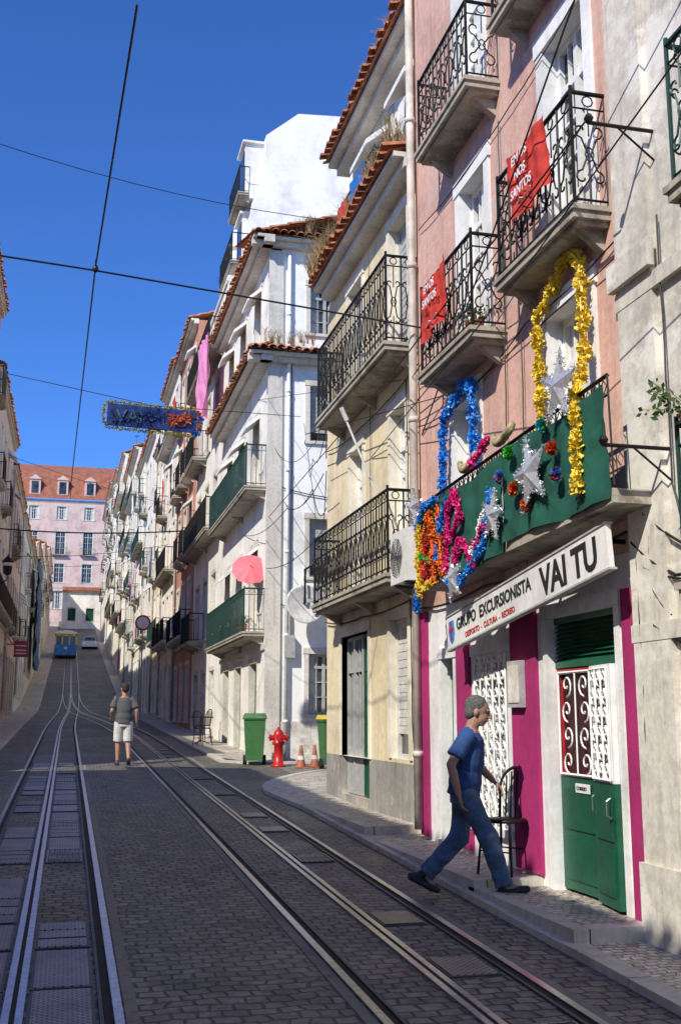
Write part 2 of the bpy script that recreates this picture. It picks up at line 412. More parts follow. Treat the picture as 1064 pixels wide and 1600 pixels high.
def window(house,F,x0,x1,z0,z1,kind='sash',fm='frame',y=.12,rows=3):
    w=round(x1-x0,2);h=round(z1-z0,2);key=(w,h,kind,fm,rows)
    if key not in _wc:
        f=MB();g=MB();e=None
        b=.055
        f.box(0,b,0,.06,0,h);f.box(w-b,w,0,.06,0,h);f.box(b,w-b,0,.06,h-b,h);f.box(b,w-b,0,.06,0,b)
        if kind in('sash','door'):
            f.box(w/2-.035,w/2+.035,-.012,.055,b,h-b)
            lo=b
            if kind=='door':
                lo=h*.28; f.box(b,w/2-.035,.004,.05,b,lo); f.box(w/2+.035,w-b,.004,.05,b,lo)
            tr=h*.78
            f.box(b,w/2-.035,-.004,.05,tr-.03,tr+.03); f.box(w/2+.035,w-b,-.004,.05,tr-.03,tr+.03)
            for i in range(1,rows):
                zz=lo+(tr-lo)*i/rows
                f.box(b,w/2-.035,.006,.045,zz-.012,zz+.012); f.box(w/2+.035,w-b,.006,.045,zz-.012,zz+.012)
            for c in (w*.27,w*.73): f.box(c-.01,c+.01,.008,.042,lo,h-b)
            g.box(b*.5,w-b*.5,.048,.07,b*.5,h-b*.5)
            if R.random()<.6:
                e=MB();n=12
                for s0,s1 in ((b,w*.33),(w*.67,w-b)):
                    for i in range(n):
                        xa=s0+(s1-s0)*i/n;xb=s0+(s1-s0)*(i+1)/n
                        e.quad((xa,.047,b),(xb,.047,b),(xb,.047,h-b),(xa,.047,h-b))
        elif kind=='shutter':
            f.box(w/2-.03,w/2+.03,-.01,.055,b,h-b)
            for s0,s1 in ((b,w/2-.03),(w/2+.03,w-b)):
                n=int((h-2*b)/.06)
                for i in range(n):
                    zz=b+i*.06
                    f.add([(s0,.0,zz),(s1,.0,zz),(s1,.04,zz+.055),(s0,.04,zz+.055)],[(0,1,2,3)])
            g.box(b,w-b,.05,.07,b,h-b)
        elif kind=='roller':
            n=int((h*.8)/.05)
            for i in range(n):
                zz=h-b-(i+1)*.05
                f.box(b,w-b,.012+.006*(i%2),.04,zz,zz+.048)
            g.box(b,w-b,.045,.07,b,h-b)
        _wc[key]=(f.mesh("window_frame",[fm]),g.mesh("pane",['glass']),e.mesh("curtain",['curtain']) if e else None)
    a,bm,c=_wc[key]; Mx=F@T((x0,y,z0))
    nm="shutter" if kind in("shutter","roller") else "window"
    o=put(a,nm,house,Mx); put(bm,"pane",o,Mx)
    if c: put(c,"curtain",o,Mx)
    return o
def spiral(cx,cz,r,a0,turn,n=9,k=.25):
    return [(cx+math.cos(a0+turn*t/n)*r*(1-(1-k)*t/n),0,cz+math.sin(a0+turn*t/n)*r*(1-(1-k)*t/n)) for t in range(n+1)]
def railseg(mb,L,h,style,Mx):
    def tb(pts,r,n=4): mb.tube([Mx@Vector(p) for p in pts],r,n,0,ref=(Mx.to_3x3()@Vector((0,1,0))))
    tb([(0,0,h),(L,0,h)],.019,6 if style=='scroll' else 4); tb([(0,0,.07),(L,0,.07)],.011)
    if style=='scroll':
        tb([(0,0,h-.13),(L,0,h-.13)],.009)
        n=max(1,round(L/.24)); p=L/n
        for i in range(n+1): tb([(i*p,0,0),(i*p,0,h)],.011)
        for i in range(n):
            c=i*p+p/2; H=h-.20
            for sgn in (-1,1):
                s1=spiral(c+sgn*p*.23,.07+H*.24,p*.23,math.pi/2,-sgn*4.6)
                s2=spiral(c+sgn*p*.23,.07+H*.76,p*.23,-math.pi/2,sgn*4.6)
                mid=[(c+sgn*.012,0,.07+H*.5)]
                tb(s1[::-1]+mid+s2,.0085,4)
            tb([(c,0,.07),(c,0,.07+H*.30)],.007); tb([(c,0,.07+H*.7),(c,0,h-.13)],.007)
            ring=[(c+math.cos(t*math.pi/4)*.045,0,h-.065+math.sin(t*math.pi/4)*.045) for t in range(9)]
            tb(ring,.007)
            ring=[(c+math.cos(t*math.pi/4)*.035,0,.07+H*.5+math.sin(t*math.pi/4)*.06) for t in range(9)]
            tb(ring,.007)
    elif style=='plain':
        n=max(1,round(L/.12))
        tb([(0,0,h-.14),(L,0,h-.14)],.008)
        for i in range(n+1): tb([(i*L/n,0,.02),(i*L/n,0,h)],.0085)
        for i in range(0,n):
            c=(i+.5)*L/n; tb([(c-.045,0,h-.07),(c,0,h-.02),(c+.045,0,h-.07),(c,0,h-.125),(c-.045,0,h-.07)],.005,3)
    else:
        n=max(1,round(L/.15))
        for i in range(n+1): tb([(i*L/n,0,.02),(i*L/n,0,h)],.011,3)
_bc={}
def balcony(house,F,x0,x1,z,proj=.45,h=.95,style='scroll',mat='iron',slabmat='slab',rail=True,tilt=0,br=.30):
    L=round(x1-x0,2);key=(L,proj,h,style,mat,slabmat,br)
    if key not in _bc:
        s=MB();s.box(0,L,-proj,-.001,-.09,0);s.box(.04,L-.04,-proj+.05,-.001,-.13,-.091)
        s.box(-.02,L+.02,-proj-.02,-.001,-.03,.012)
        nb=2 if L<2 else 3
        for i in range(nb):
            c=.15+(L-.3)*i/(nb-1)
            s.add([(c-.04,-.001,-.131),(c+.04,-.001,-.131),(c+.04,-proj*.7,-.131),(c-.04,-proj*.7,-.131),(c-.04,-.001,-br),(c+.04,-.001,-br)],
                  [(0,1,2,3),(0,3,4),(1,5,2),(3,2,5,4)])
        r=MB();q=.03
        railseg(r,L-2*q,h,style,T((q,-proj+q,0)))
        railseg(r,proj-q,h,style,T((q,0,0))@RZ(-90)); railseg(r,proj-q,h,style,T((L-q,0,0))@RZ(-90))
        for xx in (q,L-q): r.tube([(xx,-proj+q,0),(xx,-proj+q,h+.05)],.016,6)
        _bc[key]=(s.mesh("balcony",[slabmat]),r.mesh("railing",[mat]))
    Mx=F@T((x0,0,z))@RY(tilt)
    o=put(_bc[key][0],"balcony",house,Mx)
    if rail: put(_bc[key][1],"railing",o,Mx)
    return o
def tiles(house,F,x0,x1,zf,depth,over,rise,pitch=.2,name="roof"):
    mb=MB();n=max(1,int((x1-x0)/pitch));p=(x1-x0)/n;K=6
    rows=max(1,int(depth/.38))
    for i in range(n):
        j=R.uniform(-.016,.016);jy=R.uniform(-.04,.04)
        for r in range(rows):
            ya=-over+depth*r/rows;yb=-over+depth*(r+1)/rows+.04
            za=zf+rise*r/rows+.018;zb=zf+rise*(r+1)/rows
            if r==0: ya+=jy
            prof=[(x0+i*p+p/2-math.cos(math.pi*k/K)*p*.40, math.sin(math.pi*k/K)*p*.36) for k in range(K+1)]
            vs=[(x,ya,za+h+j) for x,h in prof]+[(x,yb,zb+h*.85+j) for x,h in prof]
            fs=[(k,k+1,K+1+k+1,K+1+k) for k in range(K)]
            vi=[(x,ya,za+h*.72+j-.004) for x,h in prof]
            mb.add(vs,fs); mb.add(vs[:K+1]+vi,[(k,K+1+k,K+2+k,k+1) for k in range(K)])
        mb.quad((x0+i*p-.05,-over+.03,zf-.005),(x0+i*p+.05,-over+.03,zf-.005),(x0+i*p+.05,depth-over,zf+rise-.01),(x0+i*p-.05,depth-over,zf+rise-.01))
    mb.quad((x0,-over+.05,zf-.03),(x0,depth-over,zf+rise-.035),(x1,depth-over,zf+rise-.035),(x1,-over+.05,zf-.03),0)
    mb.box(x0,x1,-over*.75,.0,zf-.10,zf-.035,1); mb.box(x0,x1,-over*.45,.0,zf-.22,zf-.101,1)
    return put(mb.mesh(name,['tile','trim']),name,house,F)
def solid(house,x0,x1,y0,y1,z0,z1,mat,name="wall"):
    mb=MB();mb.box(x0,x1,y0,y1,z0,z1);return put(mb.mesh(name,[mat]),name,house)
def pipe(house,F,x,z0,z1,mat='pipe',r=.05):
    mb=MB();mb.tube([(x,-.08,z0),(x,-.08,z1)],r,8)
    z=z0+.8
    while z<z1: mb.tube([(x,-.08,z-.03),(x,-.08,z+.03)],r+.012,8);mb.box(x-.01,x+.01,-.06,.0,z-.01,z+.01);z+=1.9
    return put(mb.mesh("drainpipe",[mat],True),"drainpipe",house,F)
def wallcables(house,F,runs):
    for pts,r in runs:
        P=[]
        for (x0,z0),(x1,z1) in zip(pts[:-1],pts[1:]):
            for k in range(8):
                t=k/8;P.append((x0+(x1-x0)*t,-.03-R.uniform(0,.012),z0+(z1-z0)*t-.05*4*t*(1-t)*min(1,abs(x1-x0))))
        P.append((pts[-1][0],-.03,pts[-1][1]));mb=MB();mb.tube(P,r,5,ref=(0,1,0));put(mb.mesh("wall_cable",['wire']),"wall_cable",house,F)

# ---------------------------------------------------------------- pink clubhouse
P1=11.75;XP=3.85;FP=F_right(XP,P1)
def ya(Y,P=P1): return P-Y
pk=empty("club_house",(XP,(6.87+P1)/2,.4));tag(pk,"salmon pink house with magenta and white shopfront and iron balconies","house")
ops=[(ya(8.38),ya(7.22),.34,2.5),(ya(10.05),ya(9.25),.72,2.28),(ya(11.05),ya(10.68),.46,2.3)]
facade(pk,FP,0,P1-6.87,-.2,2.86,ops,'gfwhite','gfwhite',sur=.08)
up=[(ya(8.15),ya(7.42),3.1,5.02),(ya(10.5),ya(9.85),3.05,4.88),(ya(8.05),ya(7.3),5.52,7.5),(ya(10.2),ya(9.5),5.3,7.2),(ya(8.05),ya(7.3),8.07,9.9),(ya(10.2),ya(9.5),7.85,9.7)]
facade(pk,FP,0,P1-6.87,2.862,12.2,up,'pink','gfwhite',sur=.14)
solid(pk,XP+.25,XP+9,6.87,P1,-.5,12.2,'pink')
for o_ in up: window(pk,FP,*o_,kind='door' if o_[2]>5.1 else 'sash',rows=3)
balcony(pk,FP,ya(10.62),ya(9.06),5.27,.36,.95); balcony(pk,FP,ya(8.55),ya(7.0),5.50,.31,.96)
balcony(pk,FP,ya(10.62),ya(9.06),7.83,.36,.85); balcony(pk,FP,ya(8.55),ya(7.0),8.05,.31,.95)
mb=MB();mb.box(0,4.1,-.36,-.001,0,.10)
for k in range(6): mb.box(.1+k*.76,.22+k*.76,-.34,-.002,.101,.115)
o=put(mb.mesh("balcony",['slab']),"balcony",pk,FP@T((ya(10.6),0,2.97))@RY(-2.0))
r=MB();railseg(r,4.05,.8,'plain',T((.02,-.33,.11)));put(r.mesh("railing",['iron']),"railing",o,W[o.name])
for a,b,c,d in ((6.875,7.08,.3,2.6),(8.60,9.13,.43,2.6),(10.2,10.55,.44,2.55),(11.5,11.745,.44,2.85)):
    mb=MB();mb.box(ya(b),ya(a),-.035,-.002,c,d);put(mb.mesh("painted_panel",['magenta']),"painted_panel",pk,FP)
tiles(pk,FP,0,P1-6.87,12.22,3,.35,.9)
pipe(pk,FP,.06,.5,12.0)
wallcables(pk,FP,[([(.1,2.9),(2.0,2.93),(4.8,3.0)],.012),([(.15,5.0),(1.5,4.95),(3.2,5.15),(4.85,5.2)],.007),([(3.1,5.1),(3.05,3.0)],.006),([(.2,7.4),(2.4,7.35),(4.85,7.6)],.006),([(2.7,7.4),(2.72,5.4),(2.68,4.2)],.006)])
def scrollgrille(w,h,n=2,m=5,r=.008):
    g=MB();g.tube([(0,0,0),(w,0,0)],.012,4);g.tube([(0,0,h),(w,0,h)],.012,4);g.tube([(0,0,0),(0,0,h)],.012,4);g.tube([(w,0,0),(w,0,h)],.012,4)
    for i in range(n):
        for j in range(m):
            cx=w*(i+.5)/n;cz=h*(j+.5)/m;rr=min(w/n,h/m)*.46;s=1 if (i+j)%2 else -1
            g.tube(spiral(cx,cz,rr,-math.pi/2,s*7.5,14,.15),r,4,ref=(0,1,0))
            if n!=2: g.tube(spiral(cx,cz+rr*.2,rr*.7,math.pi/2,s*3,6,.6),r*.8,4,ref=(0,1,0))
    for i in range(1,n): g.tube([(w*i/n,0,0),(w*i/n,0,h)],r,4,ref=(0,1,0))
    return g
def leaf(x0,w,y,rot,grmat,frm,back,lattice=False):
    Mx=FP@T((x0,y,.37))@RZ(rot)
    d=MB();d.box(0,w,0,.045,0,.86);d.box(.05,w-.05,-.012,-.001,.08,.40);d.box(.05,w-.05,-.012,-.001,.46,.76)
    d.box(0,.04,0,.045,.861,1.71,1);d.box(w-.04,w,0,.045,.861,1.71,1);d.box(.041,w-.041,0,.045,1.67,1.71,1);d.box(.041,w-.041,0,.045,.861,.89,1)
    d.box(.04,w-.04,.028,.034,.89,1.67,2)
    o=put(d.mesh("door",['greenpaint',frm,back]),"door",pk,Mx)
    g=scrollgrille(w-.08,.80,2 if not lattice else 3,4 if not lattice else 6,.0085 if not lattice else .011)
    put(g.mesh("door_grille",[grmat]),"door_grille",o,Mx@T((.04,-.012,.88)))
    h=MB();h.tube([(w-.04,-.02,.62),(w-.04,-.05,.64),(w-.04,-.05,.74),(w-.04,-.02,.76)],.008,6);put(h.mesh("handle",['steel']),"handle",o,Mx)
    return o
leaf(ya(8.37),.68,.06,0,'whitepaint','redpaint','darkred')
leaf(ya(7.68),.45,.0,-8,'whitepaint','whitepaint','dark',True)
mb=MB();w=1.16
mb.box(0,w,0,.05,0,.05);mb.box(0,w,0,.05,.36,.41)
for i in range(9): mb.add([(0,0,.05+i*.034),(w,0,.05+i*.034),(w,.04,.085+i*.034),(0,.04,.085+i*.034)],[(0,1,2,3)])
put(mb.mesh("transom",['greenpaint']),"transom",pk,FP@T((ya(8.38),.05,2.09)))
lt=textmesh("CORREIO",.04,'black');mb=MB();mb.box(-.12,.12,.004,.01,-.02,.05)
pl=put(mb.mesh("letter_plate",['whitepaint']),"letter_plate",pk,FP@T((ya(7.95),.035,1.14)))
put(lt,"lettering",pl,FP@T((ya(8.05),.037,1.14))@RX(90))
window(pk,FP,ya(10.05),ya(9.25),.72,2.28,'sash',y=.14)
g=scrollgrille(.78,1.6,5,10,.011);put(g.mesh("window_grille",['whitepaint']),"window_grille",pk,FP@T((ya(10.04),-.03,.70)))
mb=MB();mb.box(0,.37,.1,.15,0,1.84);mb.box(.05,.32,.09,.099,.1,.8);put(mb.mesh("door",['greenpaint']),"door",pk,FP@T((ya(11.05),0,.46)))
mb=MB();mb.box(0,.28,-.09,-.04,0,.40);mb.box(.03,.25,-.098,-.091,.04,.36,1);put(mb.mesh("meter_box",['greyshut','stone']),"meter_box",pk,FP@T((ya(9.08),0,1.78)))
# sign
sg_o=Vector((3.60,10.05,2.335));sx=Vector((0,-1,.112)).normalized();sy=Vector((1,0,0));sz=sx.cross(sy)
MS=Matrix(((sx.x,sy.x,sz.x,sg_o.x),(sx.y,sy.y,sz.y,sg_o.y),(sx.z,sy.z,sz.z,sg_o.z),(0,0,0,1)))
mb=MB();mb.box(0,3.34,-.04,.0,0,.31)
sg=put(mb.mesh("shop_sign",['signwhite']),"shop_sign",None,MS);tag(sg,"long white club sign with black capitals above the shopfront","sign")
for z0,z1 in ((-.015,0),(.31,.325)):
    mb=MB();mb.box(-.015,3.355,-.05,.01,z0,z1);put(mb.mesh("sign_frame",['greyshut']),"sign_frame",sg,MS)
for k in range(4):
    mb=MB();mb.box(.2+k*.95,.23+k*.95,.001,.25,.25,.28);put(mb.mesh("bracket",['iron']),"bracket",sg,MS)
put(textmesh("GRUPO  EXCURSIONISTA",.15,'black',off=.0035,xs=1.02),"lettering",sg,MS@T((.28,-.043,.145))@RX(90))
put(textmesh("VAI TU",.315,'black',off=.009,xs=.99),"lettering",sg,MS@T((2.22,-.043,.045))@RX(90))
put(textmesh("DESPORTO  -  CULTURA  -  RECREIO",.072,'redpaint',off=.001),"lettering",sg,MS@T((.50,-.043,.035))@RX(90))
mb=MB();mb.prism([(0,.10),(.03,.03),(.08,0),(.13,.03),(.16,.10),(.14,.22),(.02,.22)],-.004,0);mb.box(.02,.14,-.008,-.0045,.12,.15,1);mb.box(.065,.095,-.012,-.0085,.04,.21,1)
put(mb.mesh("emblem",['bluet','redpaint']),"emblem",sg,MS@T((.06,-.043,.04)))

# decorations -------------------------------------------------------
def fuzz(mb,pts,rad,n,size,m=0,rnd=R):
    P=[Vector(p) for p in pts];seg=[(P[i+1]-P[i]).length for i in range(len(P)-1)];tot=sum(seg)
    for _ in range(n):
        d=rnd.random()*tot;i=0;d0=d
        while d>seg[i] and i<len(seg)-1:d-=seg[i];i+=1
        p=P[i].lerp(P[i+1],d/seg[i])
        v=Vector((rnd.gauss(0,1),rnd.gauss(0,1),rnd.gauss(0,1))).normalized()
        u=v.cross(Vector((rnd.gauss(0,1),rnd.gauss(0,1),rnd.gauss(0,1)))).normalized()
        rr=rad*(.85+.25*math.sin(d0*23))
        a=p+v*rr*.15;b=p+v*rr*rnd.uniform(.7,1.15);s=size*rnd.uniform(.6,1.2)
        mb.add([a-u*s*.3,a+u*s*.3,b+u*s,b-u*s],[(0,1,2,3)],m)
def garland(pts,F,mat,rad=.06,dens=520,size=.018,label=""):
    L=sum((Vector(pts[i+1])-Vector(pts[i])).length for i in range(len(pts)-1))
    mb=MB();mb.tube(pts,rad*.35,5,0,ref=(0,1,0));fuzz(mb,pts,rad,int(L*dens),size)
    o=put(mb.mesh("garland",[mat]),"garland",None,F);tag(o,label,"garland","festival garlands");return o
garland([(ya(8.16),-.10,3.98),(ya(8.18),-.10,5.04),(ya(8.0),-.10,5.12),(ya(7.62),-.10,5.33),(ya(7.46),-.10,5.35),(ya(7.34),-.10,5.2),(ya(7.28),-.13,4.4),(ya(7.02),-.36,3.98),(ya(6.85),-.44,3.8),(ya(6.86),-.44,3.24)],FP,'yellowt',.064,760,.017,"yellow paper garland framing the white window above green cloth")
garland([(ya(10.62),-.12,3.75),(ya(10.56),-.12,4.80),(ya(10.3),-.12,4.86),(ya(9.98),-.12,4.98),(ya(9.74),-.12,4.98),(ya(9.68),-.12,4.6),(ya(9.68),-.12,4.1)],FP,'bluet',.064,760,.017,"blue tinsel garland framing the club window")
def cloth(name,w,h,F,mat,label,cat,amp=.02,fr=9,nx=40,nz=14,sag=0):
    mb=MB();vs=[];ph=R.random()*6
    for j in range(nz+1):
        for i in range(nx+1):
            x=w*i/nx;z=h*j/nz
            y=amp*math.sin(x*fr+ph+.8*math.sin(z*3))*(1.1-j/nz*.6)+amp*.5*math.sin(x*fr*2.3+z*4)+amp*.3*math.sin(z*31+x*14+ph)
            vs.append((x+.01*math.sin(z*9),y,z+.012*math.sin(x*5+ph)-sag*math.sin(math.pi*i/nx)*(j/nz)))
    fs=[(j*(nx+1)+i,j*(nx+1)+i+1,(j+1)*(nx+1)+i+1,(j+1)*(nx+1)+i) for j in range(nz) for i in range(nx)]
    mb.add(vs,fs);o=put(mb.mesh(name,[mat],True),name,None,F);tag(o,label,cat);return o
cloth("cloth_drape",1.80,.80,FP@T((ya(8.32),-.39,3.13)),'greencloth',"dark green cloth drape hung over the balcony with stars","cloth drape",.016,8,sag=.04)
cloth("cloth_drape",2.20,.84,FP@T((ya(10.55),-.39,2.99))@RY(-1),'greencloth',"dark green cloth drape under the blue garlands","cloth drape",.018,7,sag=.04)
def star(r,F,label="silver foil star with fringed edge on green cloth"):
    mb=MB();pts=[]
    for i in range(10):
        a=math.pi/2+i*math.pi/5;q=r if i%2==0 else r*.42;pts.append((math.cos(a)*q,0,math.sin(a)*q))
    for i in range(10):
        mb.add([(0,-.05,0),pts[i],pts[(i+1)%10]],[(0,1,2)]);mb.add([(0,.01,0),pts[(i+1)%10],pts[i]],[(0,1,2)])
    fuzz(mb,pts+[pts[0]],.028,int(r*1500),.007)
    o=put(mb.mesh("silver_star",['silver']),"silver_star",None,F);tag(o,label,"star decoration","silver festival stars")
for Y,z,r,t in ((7.06,4.08,.30,8),(7.62,3.55,.32,-12),(8.40,3.36,.23,15),(9.4,2.95,.23,-10),(10.55,3.82,.21,5)):
    star(r,FP@T((ya(Y),-.46,z))@RY(t))
def pom(F,r,mats):
    mb=MB();mb.ell((0,0,0),(r*.5,r*.4,r*.5),6)
    for _ in range(170):
        v=Vector((R.gauss(0,1),-abs(R.gauss(0,1)),R.gauss(0,1))).normalized();u=v.cross(Vector((R.gauss(0,1),R.gauss(0,1),R.gauss(0,1)))).normalized()
        a=v*r*.35;b=v*r*R.uniform(.8,1.1);s=r*.16;mb.add([a-u*s*.5,a+u*s*.5,b+u*s,b-u*s],[(0,1,2,3)],R.randrange(len(mats)))
    o=put(mb.mesh("paper_flower",mats),"paper_flower",None,F);tag(o,"%s paper pompom flower pinned to green cloth"%{'greent':'green','redpaint':'red','bluet':'blue','oranget':'orange','pinkt':'pink'}[mats[0]],"paper flower","paper flowers on the drape")
for Y,z,m in ((8.06,3.82,['greent']),(7.41,3.88,['bluet','greent']),(7.24,3.66,['redpaint','oranget']),(7.19,3.45,['bluet','redpaint']),(7.98,3.50,['oranget','redpaint']),(7.74,3.33,['oranget','redpaint']),(8.27,3.66,['bluet','redpaint'])):
    pom(FP@T((ya(Y),-.43,z)),.062,m)
def g2(pts,mat): garland([(ya(Y),-.44,z) for Y,z in pts],FP,mat,.045,850,.013,"small tinsel garland shape pinned on dark green cloth")
g2([(10.35,3.1),(10.3,3.5),(10.1,3.7),(10.02,3.3),(10.0,3.0)],'oranget');g2([(10.45,2.9),(10.48,3.3),(10.45,3.62)],'yellowt')
g2([(10.22,3.0),(10.18,3.45),(10.12,3.5)],'redpaint');g2([(9.85,3.7),(9.8,3.3),(9.75,3.0)],'oranget')
g2([(10.4,3.3),(10.2,3.25),(10.05,3.2)],'greent');g2([(9.9,3.2),(9.75,3.6),(9.6,3.72)],'bluet');g2([(10.5,3.0),(10.3,2.95),(10.1,3.0)],'yellowt')
g2([(9.62,3.05),(9.58,3.6),(9.4,3.78),(9.25,3.5),(9.5,3.35)],'pinkt');g2([(9.4,3.1),(9.3,3.3),(9.1,3.2),(8.9,3.0)],'pinkt')
g2([(9.6,2.95),(9.3,2.9),(9.0,3.0),(8.7,3.15),(8.52,3.4),(8.48,3.6)],'bluet');g2([(8.9,3.15),(8.7,3.3),(8.55,3.3)],'pinkt');g2([(8.95,3.12),(8.8,3.22),(8.62,3.45)],'whitepaint')
g2([(10.52,3.6),(10.3,3.78),(9.95,3.80)],'bluet');g2([(10.55,2.75),(10.55,3.0)],'bluet');g2([(8.95,3.92),(8.72,3.98),(8.5,4.06)],'pinkt')
for Y,z in ((8.32,4.03),(9.15,3.98)):
    mb=MB()
    for k in range(11):
        a=math.pi*(.04+.92*k/10);mb.tube([(0,0,0),(math.cos(a)*.12,-.05,-.01-math.sin(a)*.05),(math.cos(a)*.22,-.02,.06-math.sin(a)*.07)],[.02,.035,.03],6)
    o=put(mb.mesh("wicker_basket",['wicker'],True),"wicker_basket",None,FP@T((ya(Y),-.36,z)));tag(o,"shallow straw coloured shell shaped basket resting on the balcony rail","basket")
def banner(Y0,Y1,z0,z1,yo,lines,tilt,size):
    F=FP@T((ya(Y0),yo,z0))@RY(tilt);w=Y0-Y1;h=z1-z0
    o=cloth("banner",w,h,F,'redcloth',"red cloth banner with white lettering tied to iron balcony","banner",.020,15,sag=.05)
    for i,t in enumerate(lines):
        put(textmesh(t,size,'whitepaint',off=.0015,align='CENTER',xs=.92),"lettering",o,F@T((w*.46,-.042,h*(.70-.23*i)))@RX(90)@RZ(-5))
    mb=MB();mb.tube([(w*.3,-.042,h*.12),(w*.42,-.042,h*.17),(w*.52,-.042,h*.11),(w*.7,-.042,h*.15)],.006,4);put(mb.mesh("printed_mark",['whitepaint']),"printed_mark",o,F)
banner(10.30,9.50,5.52,6.14,-.42,["EM OS","SANTOS"],-4,.125);banner(8.06,7.30,5.78,6.42,-.37,["EM OS","NOS","SANTOS"],-4,.12)

# ---------------------------------------------------------------- near stone house
st=empty("stone_house",(XP,2,.1));tag(st,"weathered pale grey stone house with green iron balconies","house")
FS=F_right(XP-.03,6.86)
so=[(6.86-5.2,6.86-4.2,2.55,4.4),(6.86-5.2,6.86-4.2,4.95,6.9),(6.86-2.6,6.86-1.6,4.95,6.9),(6.86-2.6,6.86-1.6,2.55,4.4),(6.86-5.0,6.86-4.0,.2,2.1)]
facade(st,FS,0,9.8,-.6,12.2,so,'stone','trim',cornice=[2.2,4.6])
solid(st,XP+.25,XP+9,-2.94,6.85,-.8,12.2,'stone')
mb=MB();mb.box(.02,.5,-.045,-.001,-.2,12.1);mb.box(-.0,.54,-.075,-.046,-.2,.75);mb.box(-.02,.56,-.10,-.046,4.75,4.95);put(mb.mesh("pilaster",['stone']),"pilaster",st,FS)
for q in so: window(st,FS,*q,kind='door')
balcony(st,FS,1.38,3.2,4.85,.42,.95,'scroll','greeniron');balcony(st,FS,1.25,3.2,2.45,.42,.95,'scroll','greeniron')
tiles(st,FS,0,9.8,12.22,3,.35,.9)
wallcables(st,FS,[([(.05,2.9),(.6,2.6),(1.3,2.7),(3,2.5)],.012),([(.1,3.0),(.12,2.0),(.1,1.0)],.010),([(.2,3.1),(.8,2.75),(1.6,2.95)],.010),([(.6,5.1),(.62,3.2),(.9,2.4)],.007),([(.3,2.3),(1.0,2.1),(2.0,2.25)],.014),([(.04,3.3),(.3,3.0),(.25,2.6),(.5,2.35)],.009),([(.15,3.2),(.2,2.7),(.9,2.55)],.008)])
for Y,z in ((6.3,5.75),(6.3,3.45)):
    mb=MB();mb.tube([(0,0,0),(0,-.50,.0)],.014,6);mb.tube([(0,0,-.22),(0,-.28,0)],.008,5);mb.lathe([(.02,-.03),(.035,0),(.02,.03)],8,0,T((0,-.49,.03)))
    put(mb.mesh("wire_bracket",['iron']),"wire_bracket",st,FS@T((6.86-Y,0,z)))

# ---------------------------------------------------------------- cream house
YL=16.72;XY=3.92;FY=F_right(XY,YL)
def yy(Y): return YL-Y
yl=empty("cream_house",(XY,14.2,.5));tag(yl,"cream yellow house with grey plinth, balconies and dry grass on eaves","house")
yo=[(yy(15.75),yy(14.25),.62,2.85),(yy(13.2),yy(12.45),1.2,2.9)]
facade(yl,FY,0,YL-11.76,-.2,1.15,yo,'grey','grey',sur=0,name="plinth")
facade(yl,FY,0,YL-11.76,1.152,8.4,yo+[(yy(15.2),yy(14.5),3.4,5.5),(yy(13.1),yy(12.45),3.4,5.55),(yy(15.3),yy(14.5),6.2,8.05),(yy(13.1),yy(12.3),6.2,8.1)],'yellow','cream',sur=.1)
solid(yl,XY+.25,XY+9,11.76,YL,-.5,8.4,'yellow')
window(yl,FY,yy(15.2),yy(14.5),3.4,5.5,'door');window(yl,FY,yy(13.1),yy(12.45),3.4,5.55,'door')
window(yl,FY,yy(15.3),yy(14.5),6.2,8.05,'roller','greyshut');window(yl,FY,yy(13.1),yy(12.3),6.2,8.1,'roller','greyshut')
window(yl,FY,yy(15.74),yy(14.85),.63,2.84,'door','greyshut',rows=1,y=.08);window(yl,FY,yy(14.8),yy(14.26),.63,2.84,'door','greenpaint',y=.08)
window(yl,FY,yy(13.2),yy(12.45),1.2,2.9,'roller','curtain',y=.07)
balcony(yl,FY,yy(15.9),yy(11.95),3.32,.42,1.0,'scroll','iron');balcony(yl,FY,yy(15.7),yy(11.95),6.12,.42,1.12,'scroll','iron')
tiles(yl,FY,yy(16.3),yy(11.77),8.56,1.3,.45,.35)
FA=F_right(4.30,YL)
facade(yl,FA,.2,YL-11.76,8.41,10.9,[(yy(15.2),yy(14.2),8.9,10.6),(yy(13.4),yy(12.6),8.9,10.5)],'white','trim')
solid(yl,4.55,XY+9,11.76,YL-.2,8.41,10.9,'white')
window(yl,FA,yy(15.2),yy(14.2),8.9,10.6,'roller','frame');window(yl,FA,yy(13.4),yy(12.6),8.9,10.5,'sash')
tiles(yl,FA,.0,YL-11.77,11.0,3.5,.5,1.2)
wallcables(yl,FY,[([(.1,3.15),(2.2,3.05),(4.9,3.1)],.010),([(.1,5.9),(2.2,5.75),(4.9,5.85)],.008),([(2.7,8.1),(2.72,5.8),(2.75,3.1)],.006),([(4.4,5.8),(4.45,3.2),(4.5,1.4)],.008)])
def blindbox(house,F,a,z,w=.95):
    mb=MB();mb.add([(0,-.02,0),(w,-.02,0),(w,-.36,-.3),(0,-.36,-.3),(0,-.02,-.1),(w,-.02,-.1),(w,-.36,-.38),(0,-.36,-.38)],[(0,1,2,3),(7,6,5,4),(3,2,6,7),(0,3,7,4),(1,5,6,2)])
    put(mb.mesh("blind_box",['whitepaint']),"blind_box",house,F@T((a,0,z)))
for a in (yy(15.3),yy(13.4)): blindbox(yl,FA,a,10.45)
mb=MB();mb.tube([(0,-.35,0),(0,-.75,.95)],.014,6);mb.tube([(0,-.72,.9),(.03,-.80,1.05)],.03,6);o=put(mb.mesh("flag_pole",['frame']),"flag_pole",None,FY@T((yy(12.6),0,4.4)));tag(o,"short white flag pole slanting out from the iron balcony","flag pole")
